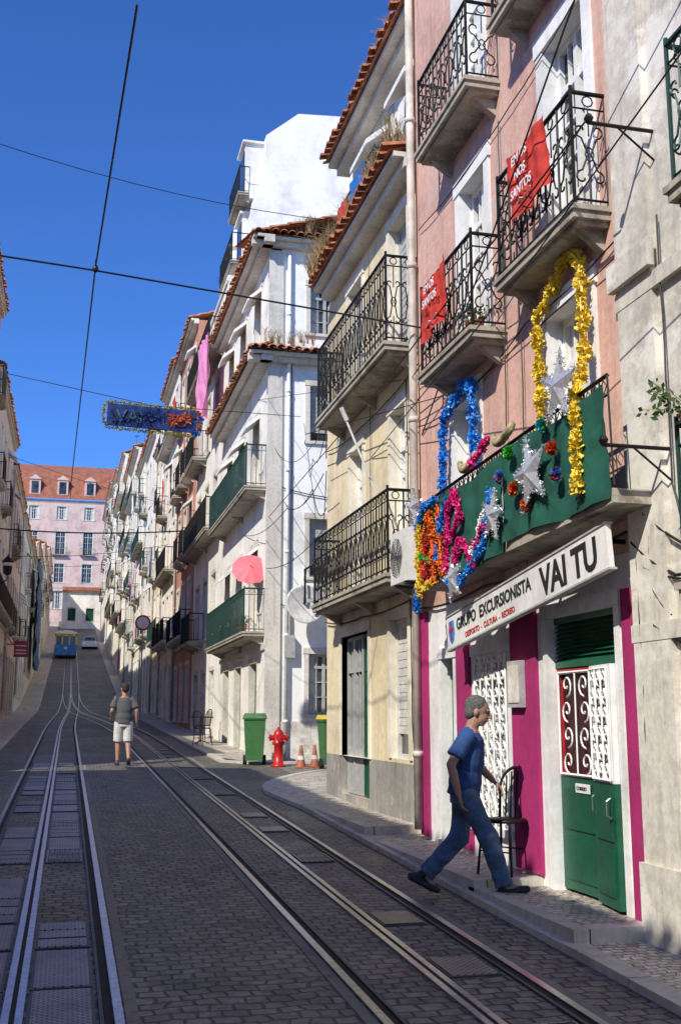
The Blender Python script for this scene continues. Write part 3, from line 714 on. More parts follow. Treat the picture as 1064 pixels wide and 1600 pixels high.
def tufts(F,x0,x1,y,z,n,hgt,label="dry straw coloured grass growing from the tiled eave"):
    mb=MB()
    for _ in range(n):
        cx=R.uniform(x0,x1);cy=y+R.uniform(-.12,.12)
        for k in range(12):
            a=R.uniform(0,6.28);l=hgt*R.uniform(.4,1.1);s=R.uniform(.1,.9)*l
            p0=(cx+R.uniform(-.03,.03),cy,z);p1=(cx+math.cos(a)*s*.4,cy+math.sin(a)*s*.4,z+l*.7);p2=(cx+math.cos(a)*s,cy+math.sin(a)*s,z+l*.8)
            mb.tube([p0,p1,p2],[.004,.003,.0015],3)
            if R.random()<.5:
                mb.tube([p1,(p1[0]+.04,p1[1]-.03,p1[2]+.07)],[.006,.002],3)
    o=put(mb.mesh("dry_grass",['straw']),"dry_grass",None,F);tag(o,label,"dry plant","dry grass on the eaves")
tufts(FY,yy(16.2),yy(15.0),-.35,8.65,50,.42);tufts(FY,yy(15.0),yy(13.8),-.15,8.75,22,.4);tufts(FY,yy(13.3),yy(12.0),-.2,8.76,34,.42);tufts(FA,yy(14.5),yy(12.2),-.3,11.1,14,.25)
balcony(yl,FA,yy(16.2),yy(14.0),8.95,.35,.9,'plain','greeniron')
cloth("hung_towel",.7,.75,FA@T((yy(15.9),-.42,8.95)),'redcloth',"red towel hanging on the attic railing","towel")
cloth("hung_towel",.8,.8,FA@T((yy(15.1),-.42,8.98)),'tramblue',"patterned blue towel hanging on the attic railing","towel")
# AC unit
Fq=FY@T((yy(11.74),-.13,3.15))
mb=MB();mb.box(0,.62,-.30,-.04,0,.58)
acu=put(mb.mesh("air_conditioner",['ac']),"air_conditioner",None,Fq);tag(acu,"white outdoor air conditioning unit mounted under the balcony end","air conditioner")
mb=MB()
for k in range(7):
    rr=.03+k*.03;mb.tube([(.25+math.cos(t*.5236)*rr,-.312,.29+math.sin(t*.5236)*rr) for t in range(13)],.004,4,ref=(0,1,0))
for t in range(6): mb.tube([(.25,-.316,.29),(.25+math.cos(t*1.047)*.22,-.316,.29+math.sin(t*1.047)*.22)],.004,4,ref=(0,1,0))
put(mb.mesh("fan_grille",['darksteel']),"fan_grille",acu,Fq)
for xx in (.1,.5):
    mb=MB();mb.box(xx,xx+.03,-.3,.12,-.04,-.002);put(mb.mesh("bracket",['darksteel']),"bracket",acu,Fq)
# ---------------------------------------------------------------- white corner house
CX=4.3;CY0=24.2;CY1=31.9;FC=F_right(CX,CY1);FCF=F_front(CX,CY0)
ch=empty("corner_house",(CX,CY0,.8));tag(ch,"white corner house with tiled eaves and long green balconies","house")
def yc(Y): return CY1-Y
co=[]
for Yc in (30.6,28.4,26.0):
    co+= [(yc(Yc+.45),yc(Yc-.45),3.6,5.75),(yc(Yc+.45),yc(Yc-.45),6.98,9.0),(yc(Yc+.45),yc(Yc-.45),10.7,12.3),(yc(Yc+.5),yc(Yc-.5),.9,2.95)]
facade(ch,FC,0,7.7,0,12.9,co,'white','trim',cornice=[3.2])
cf=[(.95,1.7,1.75,3.1),(.95,1.7,4.85,6.2),(.95,1.7,8.05,9.4),(.95,1.7,10.7,11.9),(3,3.8,4.85,6.2),(3,3.8,8,9.4)]
facade(ch,FCF,0,9,0,12.9,cf,'whiteclean','trim')
solid(ch,CX+.25,CX+9,CY0+.25,CY1,0,12.9,'whiteclean')
for q in co: window(ch,FC,*q,kind='door' if R.random()<.6 else 'roller',fm='frame' if q[2]>3 else 'greenpaint')
for q in cf: window(ch,FCF,*q,kind='roller' if R.random()<.5 else 'sash',fm='greyshut')
mb=MB();mb.box(-.06,.28,-.06,-.002,0,12.7);put(mb.mesh("pilaster",['trim']),"pilaster",ch,FCF)
mb=MB();mb.box(.281,9,-.03,-.001,0,1.6);put(mb.mesh("plinth",['stone']),"plinth",ch,FCF)
balcony(ch,FC,yc(31.5),yc(24.6),7.0,.5,1.0,'plain','greeniron');balcony(ch,FC,yc(31.5),yc(24.6),3.6,.5,1.0,'plain','greeniron')
tiles(ch,FC,-.1,8.1,12.98,3,.55,.9);tiles(ch,FCF,-.5,9,12.98,3,.45,.9)
tiles(ch,FC,-.1,8.0,10.1,.6,.6,.22,name="canopy");tiles(ch,FCF,-.55,9,10.1,.5,.5,.2,name="canopy")
for Yc in (30.6,28.4,26.0):
    for zz in (5.75,9.0,12.3): blindbox(ch,FC,yc(Yc+.5),zz,1.0)
tufts(FCF,.5,1.6,-.3,13.1,22,.5);tufts(FCF,-.2,1.0,-.3,10.3,14,.4);tufts(FCF,1.2,1.9,-.3,12.0,26,.7)
wallcables(ch,FCF,[([(.3,6.9),(1.8,6.7),(3,6.9)],.012),([(.5,9.9),(.52,6.8),(.5,3.6)],.010),([(.3,4.2),(1.0,4.0),(2.2,4.3)],.010)])
def dish(loc,rotz,tilt,r,label):
    Mx=T(loc)@RZ(rotz)@RX(tilt)
    mb=MB();pr=[(r*i/8,.22*r*(i/8)**2) for i in range(9)];pr[0]=(.005,0)
    mb.lathe(pr+[(r*1.0,.22*r+.012)]+[(p[0],p[1]+.014) for p in pr[::-1]],28)
    o=put(mb.mesh("satellite_dish",['curtain'],True),"satellite_dish",None,Mx);tag(o,label,"satellite dish")
    mb=MB();mb.tube([(r*.95,0,.2*r),(0,0,.75*r)],.012,5);mb.box(-.04,.04,-.04,.04,.7*r,.8*r);mb.tube([(0,0,-.02),(0,.25,-.25)],.02,6);put(mb.mesh("arm",['greyshut']),"arm",o,Mx)
dish((5.05,23.8,4.15),5,78,.45,"large white satellite dish fixed to the corner house wall")
mb=MB();mb.tube([(0,0,0),(0,-.5,0),(0,-.5,.75),(.25,-.5,.9)],.035,6);put(mb.mesh("flue_pipe",['iron']),"flue_pipe",ch,FCF@T((.75,0,4.2)))
mb=MB();mb.box(0,.22,-.14,-.002,0,.5);mb.tube([(.1,-.07,.5),(.1,-.07,.9),(.1,-.02,1.4)],.02,5);put(mb.mesh("junction_box",['greyshut']),"junction_box",ch,FCF@T((.38,-.03,3.0)))
pipe(ch,FCF,.42,.8,12.7,'frame',.045)
def aerial(loc,h,label="thin metal aerial on a pole"):
    mb=MB();mb.tube([(0,0,0),(0,0,h)],.014,5)
    for k in range(6): mb.tube([(-.25+k*.02,-.3+k*.12,h-.1),(.25-k*.02,-.3+k*.12,h-.1)],.007,4)
    mb.tube([(0,-.35,h-.1),(0,.35,h-.1)],.009,4)
    o=put(mb.mesh("aerial",['darksteel']),"aerial",None,T(loc));tag(o,label,"aerial","aerials on the houses")
aerial((5.6,24.0,7.6),1.3,"thin metal aerial fixed beside the corner house window")

# ---------------------------------------------------------------- tall white gabled house
H4=empty("tall_house",(4.3,36,1.1));tag(H4,"tall bright white house with blank gable and attic balconies","house")
F4=F_right(4.3,39.6)
ho=[]
for Yc in (38.2,36.0,33.8):
    for zz in (1.2,4.2,7.4,10.5,13.2): ho.append((39.6-Yc-.45,39.6-Yc+.45,zz,zz+(1.9 if zz<13 else 1.5)))
facade(H4,F4,0,7.6,0,15.3,ho,'white','trim',cornice=[15.0])
for q in ho: window(H4,F4,*q,kind=R.choice(['door','roller','shutter']),fm=R.choice(['frame','greenpaint','frame']))
mb=MB();gp=[(0.25,0),(0.25,15.3),(.55,15.8),(.75,17.9),(1.15,18.4),(1.15,20.2),(2.2,21.1),(9,21.6),(9,0)]
mb.prism(gp,0,7.62);put(mb.mesh("gable",['whiteclean']),"gable",H4,T((4.3,31.97,0)))
for zz in (4.2,7.4,10.5,13.2): balcony(H4,F4,.5,7.1 if zz in(7.4,13.2) else 3.2,zz-.05,.5,.95,'bars','iron')
F5=F_right(4.95,39.6)
for Yc,zz in ((33.4,15.9),(36,15.9),(33.0,18.2)):
    mb=MB();mb.box(0,1.1,-.1,.7,0,1.9);mb.box(.12,.98,-.13,-.101,.1,1.7,1);mb.box(-.1,1.2,-.2,.75,1.901,1.97,0)
    put(mb.mesh("dormer",['whiteclean','glass']),"dormer",H4,F5@T((39.6-Yc-.55,0,zz)))
balcony(H4,F5,4.6,7.5,15.85,.55,.95,'bars','iron');balcony(H4,F5,5.2,7.5,18.2,.35,.9,'bars','iron')
cloth("hanging_cloth",2.6,2.6,F4@T((4.9,-.58,11.0))@RY(6),'pinkcloth',"bright pink cloth hanging from a balcony railing","cloth",.08,4)

# ---------------------------------------------------------------- generic row houses
COLN={'white':'white','cream':'pale cream','ochre':'ochre','rose':'rose pink','redbrown':'red-brown','yellow':'cream yellow','stone':'grey','orange':'orange','palepink':'pale pink','whiteclean':'bright white'}
def rowhouse(side,Y0,Y1,X,zt,mat,name="row_house",depth=9,proj=.45,over=.45,cont=.22,ind=.62):
    zb=gz(Y0); e=empty(name,(X,(Y0+Y1)/2,zb))
    tag(e,"%s plastered terraced house with iron balconies on steep street"%COLN[mat],"house","terraced houses lining the street")
    F=F_right(X,Y1-.005) if side>0 else F_left(X,Y0+.005); L=Y1-Y0-.01
    zg=gz(Y1)+.15; n=max(1,int(round(L/2.4))) ; nf=max(2,int((zt-zg-.2)/2.95)); fh=(zt-zg)/nf
    ops=[]
    for f in range(nf):
        for i in range(n):
            c=(i+.5)*L/n; z0=zg+f*fh+(.12 if f else 0); ops.append((c-.45,c+.45,z0,z0+fh*.68))
    facade(e,F,0,L,zb-1,zt,ops,mat,R.choice(['trim','trim','white']),cornice=[zg+fh-.25])
    d=MB()
    if side>0:d.box(X+.25,X+depth,Y0+.005,Y1-.005,zb-1,zt)
    else:d.box(X-depth,X-.25,Y0+.005,Y1-.005,zb-1,zt)
    put(d.mesh("wall",[mat]),"wall",e)
    fm=R.choice(['frame','greenpaint','frame','redpaint']);kk=R.choice(['door','shutter','door','roller'])
    for q in ops: window(e,F,*q,kind=kk if R.random()<.65 else 'roller',fm=fm if kk!='roller' else 'frame')
    bm=R.choice(['iron','greeniron'])
    for f in range(1,nf):
        z=zg+f*fh+.06
        if R.random()<cont: balcony(e,F,.4,L-.4,z,proj,.95,'bars',bm,slabmat=R.choice(['slab','trim']))
        else:
            for i in range(n):
                c=(i+.5)*L/n
                if R.random()<ind: balcony(e,F,c-.75,c+.75,z,proj,.95,'bars',bm,slabmat=R.choice(['slab','trim','trim']))
                if R.random()<.22: blindbox(e,F,c-.5,z+fh*.72,1.0)
    tiles(e,F,0,L,zt+.08,3.2,over,1.0,pitch=.22)
    if side>0 or zt>12: pipe(e,F,.1,zg,zt-.2)
    if R.random()<.6:
        c=MB();cx=R.uniform(.5,L-1);c.box(cx,cx+.6,1.5,2.1,zt,zt+2.0);c.box(cx-.06,cx+.66,1.44,2.16,zt+2.001,zt+2.1)
        put(c.mesh("chimney",['white']),"chimney",e,F)
    return e,F,L,zg,fh,nf
info=[]
for Y0,Y1,X,zt,mt in ((39.6,46,4.25,16.6,'redbrown'),(46,52.5,4.2,17.0,'cream'),(52.5,59,4.28,15.6,'ochre'),(59,66,4.15,17.2,'white'),(66,75,4.2,18.1,'cream'),(75,84,4.1,20.2,'white'),(84,95,4.15,21.8,'yellow'),(95,108,4.05,24.5,'white'),(108,124,4.0,26,'cream'),(124,150,4.0,28,'white')):
    info.append(rowhouse(1,Y0,Y1,X,zt,mt,proj=R.choice([.35,.45,.4]),over=R.choice([.25,.4,.3])))
    aerial((X+1.0,Y0+R.uniform(1,4),zt+.5),R.uniform(1.2,2.2))
for Y0,Y1,zt,mt in ((LG1,29,8.0,'cream'),(29,37,15.2,'orange'),(37,49,13.4,'cream'),(49,60,12.6,'rose'),(60,72,12.4,'white'),(72,86,13.0,'cream'),(86,104,15.0,'ochre'),(104,126,17.6,'cream'),(126,150,20.5,'rose')):
    info.append(rowhouse(-1,Y0,Y1,-2.75,zt,mt,proj=.35,over=.25))
rowhouse(-1,-13,3,-2.75,7.6,'cream',proj=.35,over=.2);rowhouse(-1,3,LG0,-2.75,7.8,'white',proj=.35,over=.2)
for e,F,L,zg,fh,nf in info[:9]:
    for k in range(4):
        f=R.randint(1,nf-1);m=R.choice(['curtain','redcloth','tarp','whitepaint','pinkcloth','curtain'])
        cloth("hung_laundry",R.uniform(.5,1.2),R.uniform(.6,1.1),F@T((R.uniform(.3,L-1.6),-.52,zg+f*fh+.1)),m,"laundry hanging over an iron balcony rail","laundry",.03,8,12,5)["group"]="laundry on the balconies"
# end building
EB=empty("end_building",(-1,165,15));tag(EB,"pale pink palace building with red mansard roof closing the street","building")
FE=F_front(-16,165)
eo=[];NE=8;SP=4.0
for i in range(NE):
    c=2.0+i*SP
    for z0,h in ((17.3,2.6),(21.2,2.8),(25.4,3.4),(30.6,2.0)): eo.append((c-.7,c+.7,z0,z0+h))
facade(EB,FE,0,32,12,33.6,eo,'palepink','trim',sur=.25,cornice=[20.4,33.2])
solid(EB,-16,16,165.3,180,12,33.6,'palepink')
for q in eo: window(EB,FE,*q,kind='sash',fm='frame')
for i in range(NE): balcony(EB,FE,.9+i*SP,3.1+i*SP,25.3,.5,1.0,'bars','iron')
mb=MB();mb.add([(-.4,-.4,33.7),(32.4,-.4,33.7),(32,1.6,38.2),(0,1.6,38.2),(0,8,40.6),(32,8,40.6)],[(0,1,2,3),(3,2,5,4)]);put(mb.mesh("roof",['roofred']),"roof",EB,FE)
for i in range(NE):
    mb=MB();mb.box(0,1.6,-.1,1.6,34.2,36.6);mb.prism([(-.15,36.6),(1.75,36.6),(.8,37.3)],-.25,1.7);mb.box(.3,1.3,-.14,-.101,34.5,36.3,1);put(mb.mesh("dormer",['palepink','glass']),"dormer",EB,FE@T((1.2+i*SP,0,0)))
LH=empty("low_house",(2,152,13));tag(LH,"low white house in front of the pink end building","house")
FL=F_front(-1.2,152)
lo=[(.8,1.8,14.5,16.2),(3.2,4.2,14.5,16.2)];facade(LH,FL,0,6,12,18.4,lo,'white');solid(LH,-1.2,4.8,152.3,158,12,18.4,'white')
for q in lo: window(LH,FL,*q,kind='shutter',fm='greenpaint')
tiles(LH,FL,0,6,18.5,3,.4,.9)
cloth("scaffold_netting",7,7.5,F_left(-2.3,78)@T((0,0,gz(80)+1.5)),'tarp',"blue scaffold netting wrapped over a house front","netting",.12,2.5)

# ---------------------------------------------------------------- wires
def wire(pts,r,label="black overhead cable strung across the street",sag=0):
    P=[]
    for (a,b) in zip(pts[:-1],pts[1:]):
        for k in range(10):
            t=k/10;P.append((a[0]+(b[0]-a[0])*t,a[1]+(b[1]-a[1])*t,a[2]+(b[2]-a[2])*t-sag*4*t*(1-t)))
    P.append(pts[-1]);mb=MB();mb.tube(P,r,5);o=put(mb.mesh("overhead_cable",['wire']),"overhead_cable");tag(o,label,"overhead cable","overhead cables");return o
wire([(.262,7.0,6.62),(.09,11.0,6.33),(-.13,24.0,6.6),(-.2,40,9.5)],.010,"black cable running above the street toward the hill")
wire([(-2.75,9.4,5.8),(.09,11.0,6.28),(3.85,11.6,6.2)],.011)
mb=MB();mb.ell((0,0,0),(.03,.03,.045),8);mb.tube([(0,0,0),(0,0,.1)],.008,5);o=put(mb.mesh("cable_clamp",['iron']),"cable_clamp",None,T((.09,11.0,6.30)));tag(o,"small black clamp joining two overhead cables","cable clamp")
wire([(-2.75,14,9.6),(3.9,16,9.6)],.006,sag=.25)
wire([(-2.75,22,8.7),(1.3,20,7.45),(5.0,24.1,8.6)],.008)
wire([(-2.75,40,8.3),(4.3,38,8.2)],.025,"thick green tram suspension cable across the street",sag=.15)
wire([(3.84,11.6,4.9),(3.3,6.6,6.6),(3.2,5.0,7.3)],.008);wire([(3.9,14,5.2),(3.1,7,4.9),(3.1,4.6,5.3)],.006);wire([(4.3,24.3,6.2),(3.5,12,5.6),(3.3,6.3,5.75)],.008)
wire([(4.3,26,9.5),(3.75,11.7,5.6),(3.3,6.3,5.75)],.006);wire([(3.4,16,6.0),(3.83,10,4.98),(3.8,6.9,5.05)],.006)
wire([(4.25,24.1,5.0),(4.6,20,5.2),(3.9,16.7,5.6)],.008,sag=.2);wire([(4.6,24.1,6.6),(4.4,20,6.0),(3.9,16.7,5.0)],.008,sag=.3);wire([(5.2,24.1,7.4),(4.4,20,6.6),(3.9,16.7,6.4)],.007,sag=.3)
wire([(4.4,24.1,7.8),(4.4,20,6.9),(3.9,16.7,7.2)],.007,sag=.35);wire([(4.3,28,6.4),(3.9,20,5.6),(3.6,15.6,5.3)],.008,sag=.2)
wire([(-2.75,30,9),(4.3,31,7.4)],.006,sag=.2);wire([(-2.75,52,9),(4.2,50,9.5)],.012,sag=.2);wire([(-2.75,66,9),(4.1,66,9.5)],.012,sag=.2);wire([(-2.75,85,13),(4.1,85,13.5)],.015,sag=.2)
# hanging festival banner
FBn=T((.42,20.0,6.98))@RY(2)
mb=MB();mb.box(.06,1.72,-.03,.03,.05,.46);o=put(mb.mesh("hanging_banner",['darkblue']),"hanging_banner",None,FBn);tag(o,"dark blue festival panel with tinsel border hung over the street","hanging banner")
mb=MB();ring=[(0,0,.1),(.1,0,0),(1.68,0,-.02),(1.78,0,.1),(1.78,0,.40),(1.68,0,.49),(.1,0,.50),(0,0,.42),(0,0,.1)]
fuzz(mb,ring,.05,1500,.014,0);fuzz(mb,ring[2:5],.08,250,.015,1);fuzz(mb,ring[3:6],.06,200,.014,2);put(mb.mesh("tinsel_border",['yellowlet','bluet','oranget']),"tinsel_border",o,FBn)
put(textmesh("VAI -",.33,'oliveblue',ex=.008,off=.002,align='LEFT',xs=1.0),"lettering",o,FBn@T((.22,-.045,.13))@RX(90))
put(textmesh("TU",.33,'dimred',ex=.008,off=.002,align='LEFT',xs=1.0),"lettering",o,FBn@T((1.12,-.045,.13))@RX(90))
mb=MB();fuzz(mb,[(.2,-.04,.15),(1.1,-.04,.35)],.16,350,.010,0);fuzz(mb,[(1.2,-.04,.2),(1.6,-.04,.32)],.14,200,.010,1);put(mb.mesh("tinsel_flower",['darkblue','oranget']),"tinsel_flower",o,FBn)

# ---------------------------------------------------------------- street furniture
def wheelie(loc,rot,label,lid='binp'):
    Mx=T(loc)@RZ(rot)@Matrix.Diagonal((.80,.74,1,1));e=put(None,"wheelie_bin",None,Mx);tag(e,label,"bin","wheelie bins at the street corner")
    mb=MB();b=[(-.22,-.24),(.22,-.24),(.22,.22),(-.22,.22)];t=[(-.28,-.30),(.28,-.30),(.28,.30),(-.28,.30)]
    vs=[(x,y,.08) for x,y in b]+[(x,y,.95) for x,y in t];mb.add(vs,[(0,3,2,1),(0,1,5,4),(1,2,6,5),(2,3,7,6),(3,0,4,7),(4,5,6,7)])
    mb.box(-.31,.31,-.33,.32,.93,.97);put(mb.mesh("body",['binp']),"body",e,Mx)
    mb=MB();mb.add([(-.31,-.35,.975),(.31,-.35,.975),(.31,.34,.975),(-.31,.34,.975),(-.27,-.28,1.05),(.27,-.28,1.05),(.27,.3,1.06),(-.27,.3,1.06)],[(0,1,5,4),(1,2,6,5),(2,3,7,6),(3,0,4,7),(4,5,6,7)]);mb.tube([(-.25,.38,1.0),(.25,.38,1.0)],.018,6);put(mb.mesh("lid",[lid]),"lid",e,Mx)
    for s in (-1,1):
        mb=MB();mb.tube([(s*.2,.0,.1),(s*.30,.0,.1)],.1,14,ref=(0,0,1));put(mb.mesh("wheel",['rubber']),"wheel",e,Mx)
wheelie((3.88,23.2,gz(23.2)+.01),-12,"green plastic wheelie bin standing by the corner house");wheelie((5.22,21.9,gz(21.9)+.01),5,"green wheelie bin with yellow lid half hidden by the cream house",'binlid')
def hydrant(loc):
    B=T(loc)@Matrix.Scale(.95,4);e=put(None,"fire_hydrant",None,B);tag(e,"red cast iron fire hydrant by the corner house","fire hydrant")
    mb=MB();mb.lathe([(.16,0),(.16,.04),(.11,.06),(.10,.45),(.14,.48),(.14,.53),(.11,.55),(.12,.68),(.09,.76),(.04,.80),(.03,.84),(.005,.85)],16);put(mb.mesh("body",['hydrant'],True),"body",e,B)
    for a,r in ((0,.055),(180,.055),(-90,.075)):
        Mx=B@RZ(a)@T((.09,0,.62))@RY(90);mb=MB();mb.lathe([(r,0),(r,.07),(r+.015,.075),(r+.015,.11),(.02,.115),(.02,.14)],12);put(mb.mesh("outlet",['hydrant']),"outlet",e,Mx)
hydrant((4.28,22.6,gz(22.6)))
for x,y in ((4.65,22.1),(4.95,22.2)):
    loc=(x,y,gz(y)+.005);e=put(None,"traffic_cone",None,T(loc));tag(e,"faded orange traffic cone beside the hydrant","traffic cone","traffic cones")
    mb=MB();mb.box(-.13,.13,-.13,.13,0,.03);mb.lathe([(.095,.03),(.025,.45),(.005,.46)],14);put(mb.mesh("body",['conered']),"body",e,T(loc))
    mb=MB();mb.lathe([(.072,.17),(.054,.26)],14,0,Matrix.Diagonal((1.04,1.04,1,1)));put(mb.mesh("band",['curtain']),"band",e,T(loc))
def chair(loc,rot,label,mat='iron',sc=1):
    Mx=T(loc)@RZ(rot)@Matrix.Scale(sc,4);e=put(None,"chair",None,Mx);tag(e,label,"chair")
    mb=MB();mb.lathe([(.19,0),(.2,.012),(.19,.03),(.005,.035)],18,0,T((0,0,.44)));put(mb.mesh("seat",[mat],True),"seat",e,Mx)
    for x,y in ((.15,.14),(.15,-.14),(-.15,.14),(-.15,-.14)):
        mb=MB();mb.tube([(x,y,.45),(x*1.25,y*1.25,0)],.012,6);put(mb.mesh("leg",[mat]),"leg",e,Mx)
    mb=MB();arch=[(-.16,-.16,.44)]+[(-.20-.04*math.sin(t*math.pi/10),-.17*math.cos(t*math.pi/10),.74+.17*math.sin(t*math.pi/10)) for t in range(11)]+[(-.16,.16,.44)]
    mb.tube(arch,.014,6,ref=(1,0,0))
    for k in (-2,-1,0,1,2): mb.tube([(-.165,k*.05,.45),(-.22,k*.055,.88-.012*k*k)],.008,5)
    put(mb.mesh("backrest",[mat]),"backrest",e,Mx)
    for x in (.17,-.17):
        mb=MB();mb.tube([(x,-.155,.2),(x,.155,.2)],.007,5);put(mb.mesh("stretcher",[mat]),"stretcher",e,Mx)
chair((3.64,8.92,.408),215,"black metal chair with arched spindle back on the pavement",'iron',.95)
for x,y,a in ((3.55,29.6,40),(3.75,31.4,200)): chair((x,y,gz(y)+KH),a,"dark cafe chair standing outside the corner house")
loc=(3.6,30.5,gz(30.5)+KH);e=put(None,"cafe_table",None,T(loc));tag(e,"small dark cafe table between two chairs","table")
mb=MB();mb.lathe([(.35,.70),(.35,.73),(.01,.735)],20);put(mb.mesh("top",['iron']),"top",e,T(loc));mb=MB();mb.tube([(0,0,.02),(0,0,.7)],.02,8)
for a in (0,120,240): mb.tube([(0,0,.1),(.25*math.cos(math.radians(a)),.25*math.sin(math.radians(a)),.0)],.012,5)
put(mb.mesh("base",['iron']),"base",e,T(loc))
loc=(4.02,25.0,5.08);Mx=T(loc)@RY(-12)@RX(58);e=put(None,"parasol",None,Mx);tag(e,"open red parasol tilted above the green balcony","parasol")
mb=MB();n=10
for k in range(n):
    a=2*math.pi*k/n;b=2*math.pi*(k+1)/n;c=(a+b)/2
    mb.add([(0,0,.13),(.44*math.cos(a),.44*math.sin(a),0),(.42*math.cos(c),.42*math.sin(c),.02),(.44*math.cos(b),.44*math.sin(b),0)],[(0,1,2),(0,2,3)])
put(mb.mesh("canopy",['parasol']),"canopy",e,Mx);mb=MB();mb.tube([(0,0,.2),(0,0,-.7)],.012,6);put(mb.mesh("pole",['greyshut']),"pole",e,Mx)
def road_sign(loc,h):
    e=put(None,"road_sign",None,T(loc));tag(e,"round white road sign with red rim on grey post","road sign")
    mb=MB();mb.tube([(0,0,0),(0,0,h)],.03,8);put(mb.mesh("post",['greyshut']),"post",e,T(loc))
    Mx=T(loc)@T((0,-.04,h-.3))@RX(90);mb=MB()
    mb.lathe([(.34,0),(.34,.02),(.005,.02)],24);put(mb.mesh("panel",['redpaint']),"panel",e,Mx);mb=MB();mb.lathe([(.26,.022),(.26,.026),(.005,.026)],24);put(mb.mesh("disc",['whitepaint']),"disc",e,Mx)
road_sign((3.05,48,gz(48)+KH),4.5)
Mx=T((-2.05,50,gz(50)+3.1));mb=MB();mb.box(-.3,.3,-.03,.03,-.35,.35);o=put(mb.mesh("wall_sign",['redpaint']),"wall_sign",None,Mx);tag(o,"red rectangular shop sign with white bars projecting from wall","sign")
for z_ in (-.22,-.08,.12):
    mb=MB();mb.box(-.22,.22,-.036,-.031,z_,z_+.05);put(mb.mesh("marking",['whitepaint']),"marking",o,Mx)
mb=MB();mb.tube([(-.3,0,.2),(-.68,0,.2)],.02,5);put(mb.mesh("bracket",['iron']),"bracket",o,Mx)
loc=(-2.05,36.5,6.2);e=put(None,"wall_lantern",None,T(loc));tag(e,"black iron wall lantern on a curved bracket","street lamp")
mb=MB();mb.lathe([(.04,.0),(.12,.05),(.17,.42),(.19,.44),(.1,.56),(.03,.62),(.01,.7)],6);put(mb.mesh("lamp_head",['iron']),"lamp_head",e,T(loc));mb=MB();mb.lathe([(.115,.08),(.165,.40)],6,0,Matrix.Diagonal((1.03,1.03,1,1)));put(mb.mesh("lamp_glass",['brass']),"lamp_glass",e,T(loc))
mb=MB();mb.tube([(0,0,0),(0,0,-.15),(-.3,0,-.35),(-.7,0,-.2)],.02,6,ref=(0,1,0));put(mb.mesh("bracket",['iron']),"bracket",e,T(loc))
def plant(loc,r,n,label):
    mb=MB()
    for k in range(14):
        v=Vector((R.gauss(0,1)*.7,R.gauss(0,1),abs(R.gauss(0,1))+.2)).normalized()*r*R.uniform(.6,1.1)
        mb.tube([(0,0,0),(v.x*.5,v.y*.5,v.z*.6),tuple(v)],.004,3,1)
        for j in range(n):
            p=v*R.uniform(.35,1.05)+Vector((R.gauss(0,.03),R.gauss(0,.03),R.gauss(0,.03)));u=Vector((R.gauss(0,1),R.gauss(0,1),R.gauss(0,1))).normalized();w=u.cross(Vector((R.gauss(0,1),1,.3))).normalized();s=R.uniform(.018,.035)
            mb.add([p-u*s,p+w*s*.5,p+u*s,p-w*s*.5],[(0,1,2,3)])
    mb.lathe([(.07,-.16),(.10,0),(.09,.0)],10,2)
    o=put(mb.mesh("potted_plant",['leaf','straw','tile']),"potted_plant",None,T(loc));tag(o,label,"plant","potted plants on balconies")
plant((3.5,5.48,3.45),.32,20,"leafy potted plant on the green iron balcony");plant((3.66,9.4,5.45),.2,8,"small potted plant on the iron balcony")
for Y in (25.5,27,28.5,30): plant((3.95,Y,3.85),.25,8,"small potted plant on the iron balcony");plant((3.95,Y+.6,7.25),.22,7,"small potted plant on the iron balcony")

# ---------------------------------------------------------------- funicular car and parked car
def tram(loc):
    Mx=T(loc);e=put(None,"funicular_tram",None,Mx);tag(e,"yellow and blue funicular tram coming down the hill","tram")
    mb=MB();mb.prism([(-1.02,.45),(1.02,.45),(1.08,.7),(1.08,1.5),(-1.08,1.5),(-1.08,.7)],0,6.5);put(mb.mesh("lower_body",['tramblue']),"lower_body",e,Mx)
    mb=MB()
    for x0,x1 in ((-1.06,-.94),(-.40,-.28),(.28,.40),(.94,1.06)): mb.box(x0,x1,0,.12,1.501,2.55)
    mb.box(-1.06,1.06,0,.12,2.35,2.56);mb.box(-1.06,1.06,.13,6.4,2.35,2.56)
    for k in range(7):
        for s in (-1,1): mb.box(s*1.0-.06,s*1.0+.06,.3+k*.98,.45+k*.98,1.501,2.35)
    put(mb.mesh("upper_body",['tramyellow']),"upper_body",e,Mx)
    mb=MB();mb.box(-.94,.94,.06,.09,1.51,2.34);put(mb.mesh("windscreen",['glass']),"windscreen",e,Mx)
    mb=MB();mb.prism([(-1.12,2.57),(1.12,2.57),(1.0,2.75),(.5,2.88),(-.5,2.88),(-1.0,2.75)],-.1,6.6);mb.box(-.25,.25,1.5,4.5,2.88,3.05);put(mb.mesh("roof",['frame']),"roof",e,Mx)
    mb=MB();mb.lathe([(.13,0),(.13,.06),(.01,.07)],14,0,RX(90));put(mb.mesh("headlight",['brass']),"headlight",e,Mx@T((0,-.01,1.15)))
    mb=MB();mb.box(-.95,.95,-.2,0,.3,.45);put(mb.mesh("bumper",['iron']),"bumper",e,Mx)
    for y in (1.2,5.2):
        for s in (-1,1):
            mb=MB();mb.tube([(s*.45,y,.3),(s*.57,y,.3)],.3,14,ref=(0,0,1));put(mb.mesh("wheel",['darksteel']),"wheel",e,Mx)
tram((-.35,112,gz(112)-.1))
loc=(2.2,124,gz(124)+.0);Mx=T(loc);e=put(None,"parked_car",None,Mx);tag(e,"silver hatchback car parked beside the tram","car")
